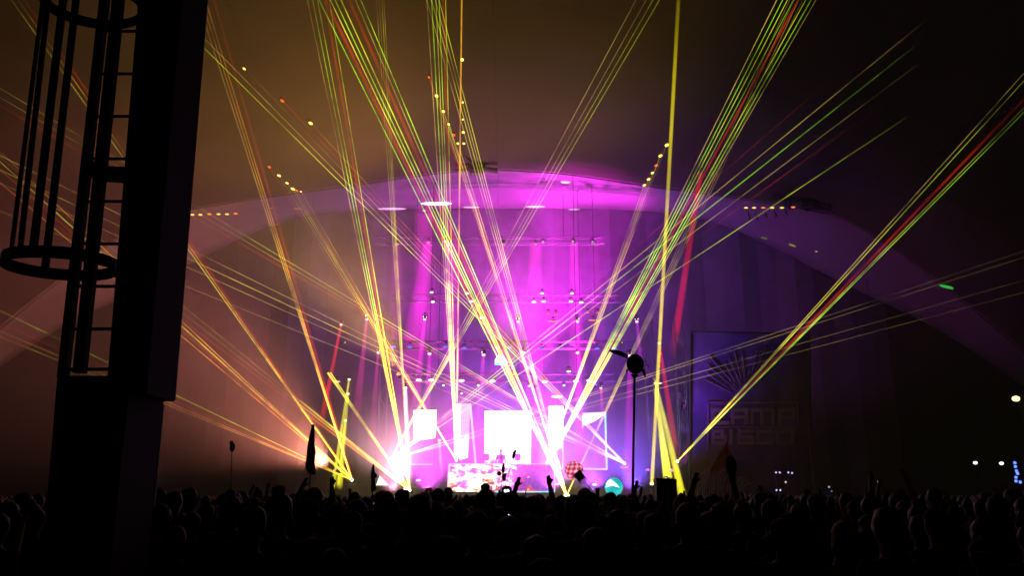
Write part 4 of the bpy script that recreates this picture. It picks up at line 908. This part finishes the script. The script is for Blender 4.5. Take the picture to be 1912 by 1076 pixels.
VAR = [
    ('person', dict(seedv=1, arms=(DL, DR)), 'short haired festivalgoer in black shirt, dark silhouette seen from behind'),
    ('person', dict(seedv=2, arms=(DL, DR), build=1.1, hat='cap', shirt='shirt_b'), 'festivalgoer in cap and grey shirt, dark silhouette seen from behind'),
    ('person', dict(seedv=3, arms=(DL, DR), build=0.88, long_hair=True, hairm='hair_b', shirt='shirt_c'), 'long haired festivalgoer in dark red top, silhouette seen from behind'),
    ('person', dict(seedv=4, arms=(DL, TR), build=0.95, hat='bun', shirt='shirt_d'), 'festivalgoer with hair bun and navy top, silhouette seen from behind'),
    ('person', dict(seedv=5, arms=(TL, TR), build=1.05, hat='brim', shirt='shirt_a'), 'festivalgoer in brimmed hat, dark silhouette seen from behind'),
    ('person', dict(seedv=6, arms=(DL, FR), build=1.0, shirt='shirt_a'), 'festivalgoer raising a right fist, dark silhouette seen from behind'),
    ('person', dict(seedv=7, arms=(UL, UR), build=0.95, shirt='shirt_b'), 'festivalgoer with both arms raised, dark silhouette seen from behind'),
    ('person', dict(seedv=8, arms=(PL, PR), build=1.0, shirt='shirt_d'), 'festivalgoer holding a phone up in front of the face, seen from behind'),
    ('person', dict(seedv=9, arms=(DL, TR), build=1.0, shirt='shirt_c'), 'festivalgoer gripping a pole, dark silhouette seen from behind'),
]
meshes = [build_person_mesh('person', **v[1]) for v in VAR]
def place(x, Y, h, var, label=None, rz=0.0, group='crowd facing the stage'):
    bm_, hm_, cap = meshes[var]
    o = bpy.data.objects.new('person', bm_); C.objects.link(o); o.location = (x, Y, 0); o.scale = (h / 1.765,) * 3; o.rotation_euler = (0, 0, rz)
    tag(o, label or VAR[var][2], 'person', group)
    q = bpy.data.objects.new('hair', hm_); C.objects.link(q); q.parent = o
    if cap: q = bpy.data.objects.new(cap.name.split('.')[0], cap); C.objects.link(q); q.parent = o
    return o
taken = []
def free(x, Y, r=0.55): return all((x - a) ** 2 + (Y - c) ** 2 > r * r for a, c in taken)
def skyline(px, py, Y, var, label, rz=0.0):
    """person whose crown reaches photo row py at column px"""
    p = P(px, py, Y); h = min(2.0, p.z); taken.append((p.x, Y)); return place(p.x, Y, h, var, label, rz)
for (px, py, Y, var, lb) in [
    (483, 917, 14.5, 2, 'person with full hair, tallest of the left heads beside the column'), (500, 924, 16, 0, 'person just right of the full haired head at left'),
    (522, 926, 15, 1, 'person in a cap left of the flag bearer'), (549, 922, 17, 0, 'person directly left of the flag bearer'),
    (571, 915, 15.4, 8, 'person holding the tall blade shaped flag'), (596, 919, 16, 3, 'person with round bun right of the flag bearer'), (611, 930, 18, 0, 'shorter person right of the bun'),
    (624, 923, 17, 0, 'tall person with slim head below the short yellow beams'), (654, 931, 16, 2, 'person below the far left laser'), (684, 929, 9.0, 2, 'near person with large dark head below the cut-out sign'),
    (696, 936, 13.4, 8, 'person holding the narrow cut-out sign'), (712, 937, 14, 1, 'person right of the cut-out sign holder'), (765, 936, 17, 0, 'person below the left floor burst'), (434, 930, 20.3, 8, 'person holding the dim totem at far left'),
    (407, 934, 15, 4, 'person in a brimmed hat beside the dim totem'), (465, 930, 17, 1, 'person in a cap left of the tall full haired head'),
    (797, 938, 24.3, 8, 'person holding the small flower'), (836, 940, 17.4, 8, 'person holding the rounded board'), (935, 942, 19.4, 8, 'person holding the red figure totem'), (947, 943, 18.4, 8, 'person holding the round eyes totem'), (977, 946, 20.4, 8, 'person holding the thin spike'),
    (957, 946, 18.9, 8, 'person holding the leaning oval totem'), (1107, 925, 13.5, 8, 'person with bushy head holding the chequered balloon stick'), (1092, 936, 15.5, 5, 'person raising a fist beside the balloon stick'), (1134, 934, 12, 2, 'long haired person below the glowing ball'), (1147, 948, 22.5, 8, 'person holding the glowing ball'),
    (1163, 925, 13, 0, 'person left of the insect totem pole'), (1181, 922, 12.6, 8, 'person holding the insect totem pole'), (1216, 930, 12.5, 6, 'person with both arms raised beside the box totem'), (1243, 934, 11.4, 8, 'person under the black box totem'), (1268, 935, 11, 0, 'person right of the box totem'),
    (1290, 938, 12, 4, 'person in a brimmed hat below the banner corner'), (1365, 934, 22.4, 8, 'person holding the black paddle totem'), (1310, 936, 14, 2, 'long haired person below the banner'), (1015, 1046, 3.6, 1, 'very near small person in a cap at the bottom centre'), (1110, 985, 5.5, 2, 'near long haired person right of centre at the bottom')]:
    skyline(px, py, Y, var, lb)
# phones with lit screens and the people holding them
def phone(px, py, Y, label, bright=2.5, tilt=0.0):
    c = P(px, py, Y); t = empty('phone', c, label, 'phone', 'lit phones in the crowd'); m_ = Matrix.Rotation(R(tilt), 3, 'Y')
    b = MB(); b.box(c, (0.085, 0.009, 0.055), m_); b.build('case', M['black'], t)
    b = MB(); b.box(c + Vector((0, -0.006, 0)), (0.075, 0.002, 0.045), m_); b.build('screen', lens_mat((0.85, 0.75, 1.0), bright), t)
for (px, py, Y, lb, hd, tl) in [(1165, 963, 9.0, 'lit phone held up below the insect totem', 14, 0), (953, 969, 8.0, 'bluish phone in the dark crowd below the desk', -10, 35), (945, 946, 11, 'bright small phone below the round eyes totem', 12, 0),
        (488, 945, 13, 'tiny lit phone in the left crowd', 8, 0), (444, 932, 15, 'glinting phone beside the dim totem at far left', -12, 0), (700, 944, 12, 'bluish phone beside the cut-out sign holder', 10, 10), (805, 956, 10, 'white lit phone low in the crowd left of the desk', 10, 0),
        (808, 947, 14, 'faint phone just above the white lit phone', -9, 0), (1042, 955, 12, 'tiny lit phone right of the desk', 10, 20), (1272, 940, 12, 'small blue white phone right of the box totem', 9, 0), (1612, 1028, 7, 'dim blue phone alone in the dark right foreground', 12, 0), (912, 940, 14, 'faint phone left of the round eyes totem', 8, 0)]:
    phone(px, py, Y, lb, 0.5 if 'dim' in lb or 'faint' in lb else 1.8, tl)
    p = P(px + hd * 0.4, py - 4, Y - 0.45); taken.append((p.x, Y - 0.45)); place(p.x, Y - 0.45, min(1.86, max(1.55, p.z + 0.01)), 7, 'person holding the ' + lb.split(' phone')[0] + ' phone' + lb.split(' phone')[1].replace(' held up', '').replace(' in the dark crowd', ''))
# performer behind the desk
pd = P(935, 866, 44.6); o = place(pd.x, 44.6, 1.78, 0, 'performer standing behind the desk with the fiery screen', math.pi, 'performer'); o.location.z = 2.45
cands = []
rc = random.Random(5)
for j in range(70):
    Y = 5.0 + 0.56 * j
    if Y > 38.6: break
    n_ = int((0.70 * Y * 2) / 0.62)
    for i in range(n_ + 1):
        x = -0.70 * Y + 0.62 * i + rc.uniform(-0.16, 0.16); yy = Y + rc.uniform(-0.16, 0.16)
        if rc.random() < 0.10 or (x < -1.9 and 4.6 < yy < 6.6) or not free(x, yy, 0.48): continue
        cands.append((yy, x))
cands.sort(); cnt = len(taken)
near = cands[:300 - cnt]; rest = cands[300 - cnt:]
for (Y, x) in near:
    v = rc.choices([0, 1, 2, 3, 4, 6, 7], [30, 16, 22, 14, 6, 5 if Y > 9 else 0, 3])[0]
    hmax = 1.80 + (0.05 if Y > 8 else -0.02); place(x, Y, rc.choice((rc.uniform(1.5, hmax), rc.uniform(1.64, hmax + 0.04))), v, None, rc.uniform(-0.3, 0.3))
# the far crowd reads as one mass
low = []
for v in (0, 2, 6, 3):
    me, hme, _c = meshes[v]; tmp = bpy.data.objects.new('t', me.copy()); C.objects.link(tmp); dc = tmp.modifiers.new('d', 'DECIMATE'); dc.ratio = 0.12
    m2 = bpy.data.meshes.new_from_object(tmp.evaluated_get(bpy.context.evaluated_depsgraph_get())); bpy.data.objects.remove(tmp)
    low.append(([tuple(q.co) for q in m2.vertices] , [tuple(p.vertices) for p in m2.polygons], [0 if p.material_index in (0, 1, 3) else 1 for p in m2.polygons]))
cr = MB()
for (Y, x) in rest:
    vs, fs, mi = low[rc.choices([0, 1, 2, 3], [54, 28, 1, 17])[0]]; s = rc.uniform(1.56, 1.84) / 1.765; a = rc.uniform(-0.4, 0.4); ca, sa = math.cos(a) * s, math.sin(a) * s
    n0 = len(cr.v); cr.v += [Vector((x + q[0] * ca - q[1] * sa, Y + q[0] * sa + q[1] * ca, q[2] * s)) for q in vs]; cr.f += [tuple(i + n0 for i in p) for p in fs]; cr.mi += mi
tag(cr.build('far_crowd', [M['cloth_dark'], M['hair_d']], None, True), 'dense far crowd packed in front of the stage', 'crowd', kind='stuff')

# ---------------------------------------------------------------- haze
hz = MB(); hz.box((0, 45, 29.5), (340, 220, 61)); hz_o = hz.build('haze', [])
hm = bpy.data.materials.new('haze_air'); hm.use_nodes = True; n = hm.node_tree.nodes; l = hm.node_tree.links
n.remove(n['Principled BSDF']); pv = n.new('ShaderNodeVolumePrincipled'); pv.inputs['Color'].default_value = (0.9, 0.9, 0.9, 1); pv.inputs['Density'].default_value = 0.0032; pv.inputs['Anisotropy'].default_value = 0.0
l.new(pv.outputs[0], n['Material Output'].inputs['Volume']); hz_o.data.materials.append(hm)
tag(hz_o, 'thin stage smoke hanging in the night air', 'haze', kind='stuff')

# denser smoke clouds added to hold the lamp glow near the stage
def smoke(name, label, c, r, dens, seed):
    b = MB(); b.ball(c, r, 24, 14); o = b.build(name, [], None); o.data.transform(Matrix.Translation(-Vector(c))); o.location = c
    m = bpy.data.materials.new('glow_smoke'); m.use_nodes = True; n = m.node_tree.nodes; l = m.node_tree.links
    n.remove(n['Principled BSDF']); pv = n.new('ShaderNodeVolumePrincipled'); pv.inputs['Color'].default_value = (0.92, 0.92, 0.92, 1); pv.inputs['Anisotropy'].default_value = 0.0
    tc = n.new('ShaderNodeTexCoord'); vm = n.new('ShaderNodeVectorMath'); vm.operation = 'DIVIDE'; vm.inputs[1].default_value = r; l.new(tc.outputs['Object'], vm.inputs[0])
    le = n.new('ShaderNodeVectorMath'); le.operation = 'LENGTH'; l.new(vm.outputs[0], le.inputs[0])
    mr = n.new('ShaderNodeMapRange'); mr.interpolation_type = 'SMOOTHSTEP'; mr.inputs[1].default_value = 0.15; mr.inputs[2].default_value = 1.0; mr.inputs[3].default_value = 1.0; mr.inputs[4].default_value = 0.0; l.new(le.outputs['Value'], mr.inputs[0])
    nz = n.new('ShaderNodeTexNoise'); nz.inputs['Scale'].default_value = 0.5; nz.inputs['Detail'].default_value = 2; l.new(tc.outputs['Object'], nz.inputs['Vector'])
    m1 = n.new('ShaderNodeMath'); m1.operation = 'MULTIPLY'; l.new(mr.outputs[0], m1.inputs[0]); l.new(nz.outputs['Fac'], m1.inputs[1])
    m2 = n.new('ShaderNodeMath'); m2.operation = 'MULTIPLY'; l.new(m1.outputs[0], m2.inputs[0]); m2.inputs[1].default_value = dens; l.new(m2.outputs[0], pv.inputs['Density'])
    l.new(pv.outputs[0], n['Material Output'].inputs['Volume']); o.data.materials.append(m); tag(o, label, 'smoke', kind='stuff')
cy.volume_step_rate = 3.0; cy.volume_max_steps = 64
smoke('glow_smoke', 'added bright smoke holding the glow over the stage floor and front rows', P(950, 870, 41.0), (11.5, 8.5, 5.5), 0.16, 1)
smoke('side_glow_smoke', 'added smoke holding a warm glow at the left corner of the stage', P(600, 850, 40.5), (8.0, 5.0, 5.0), 0.01, 2)
smoke('high_glow_smoke', 'added smoke cloud holding the brown glow left of the stage', P(520, 560, 39.0), (10.0, 6.0, 9.0), 0.02, 3)
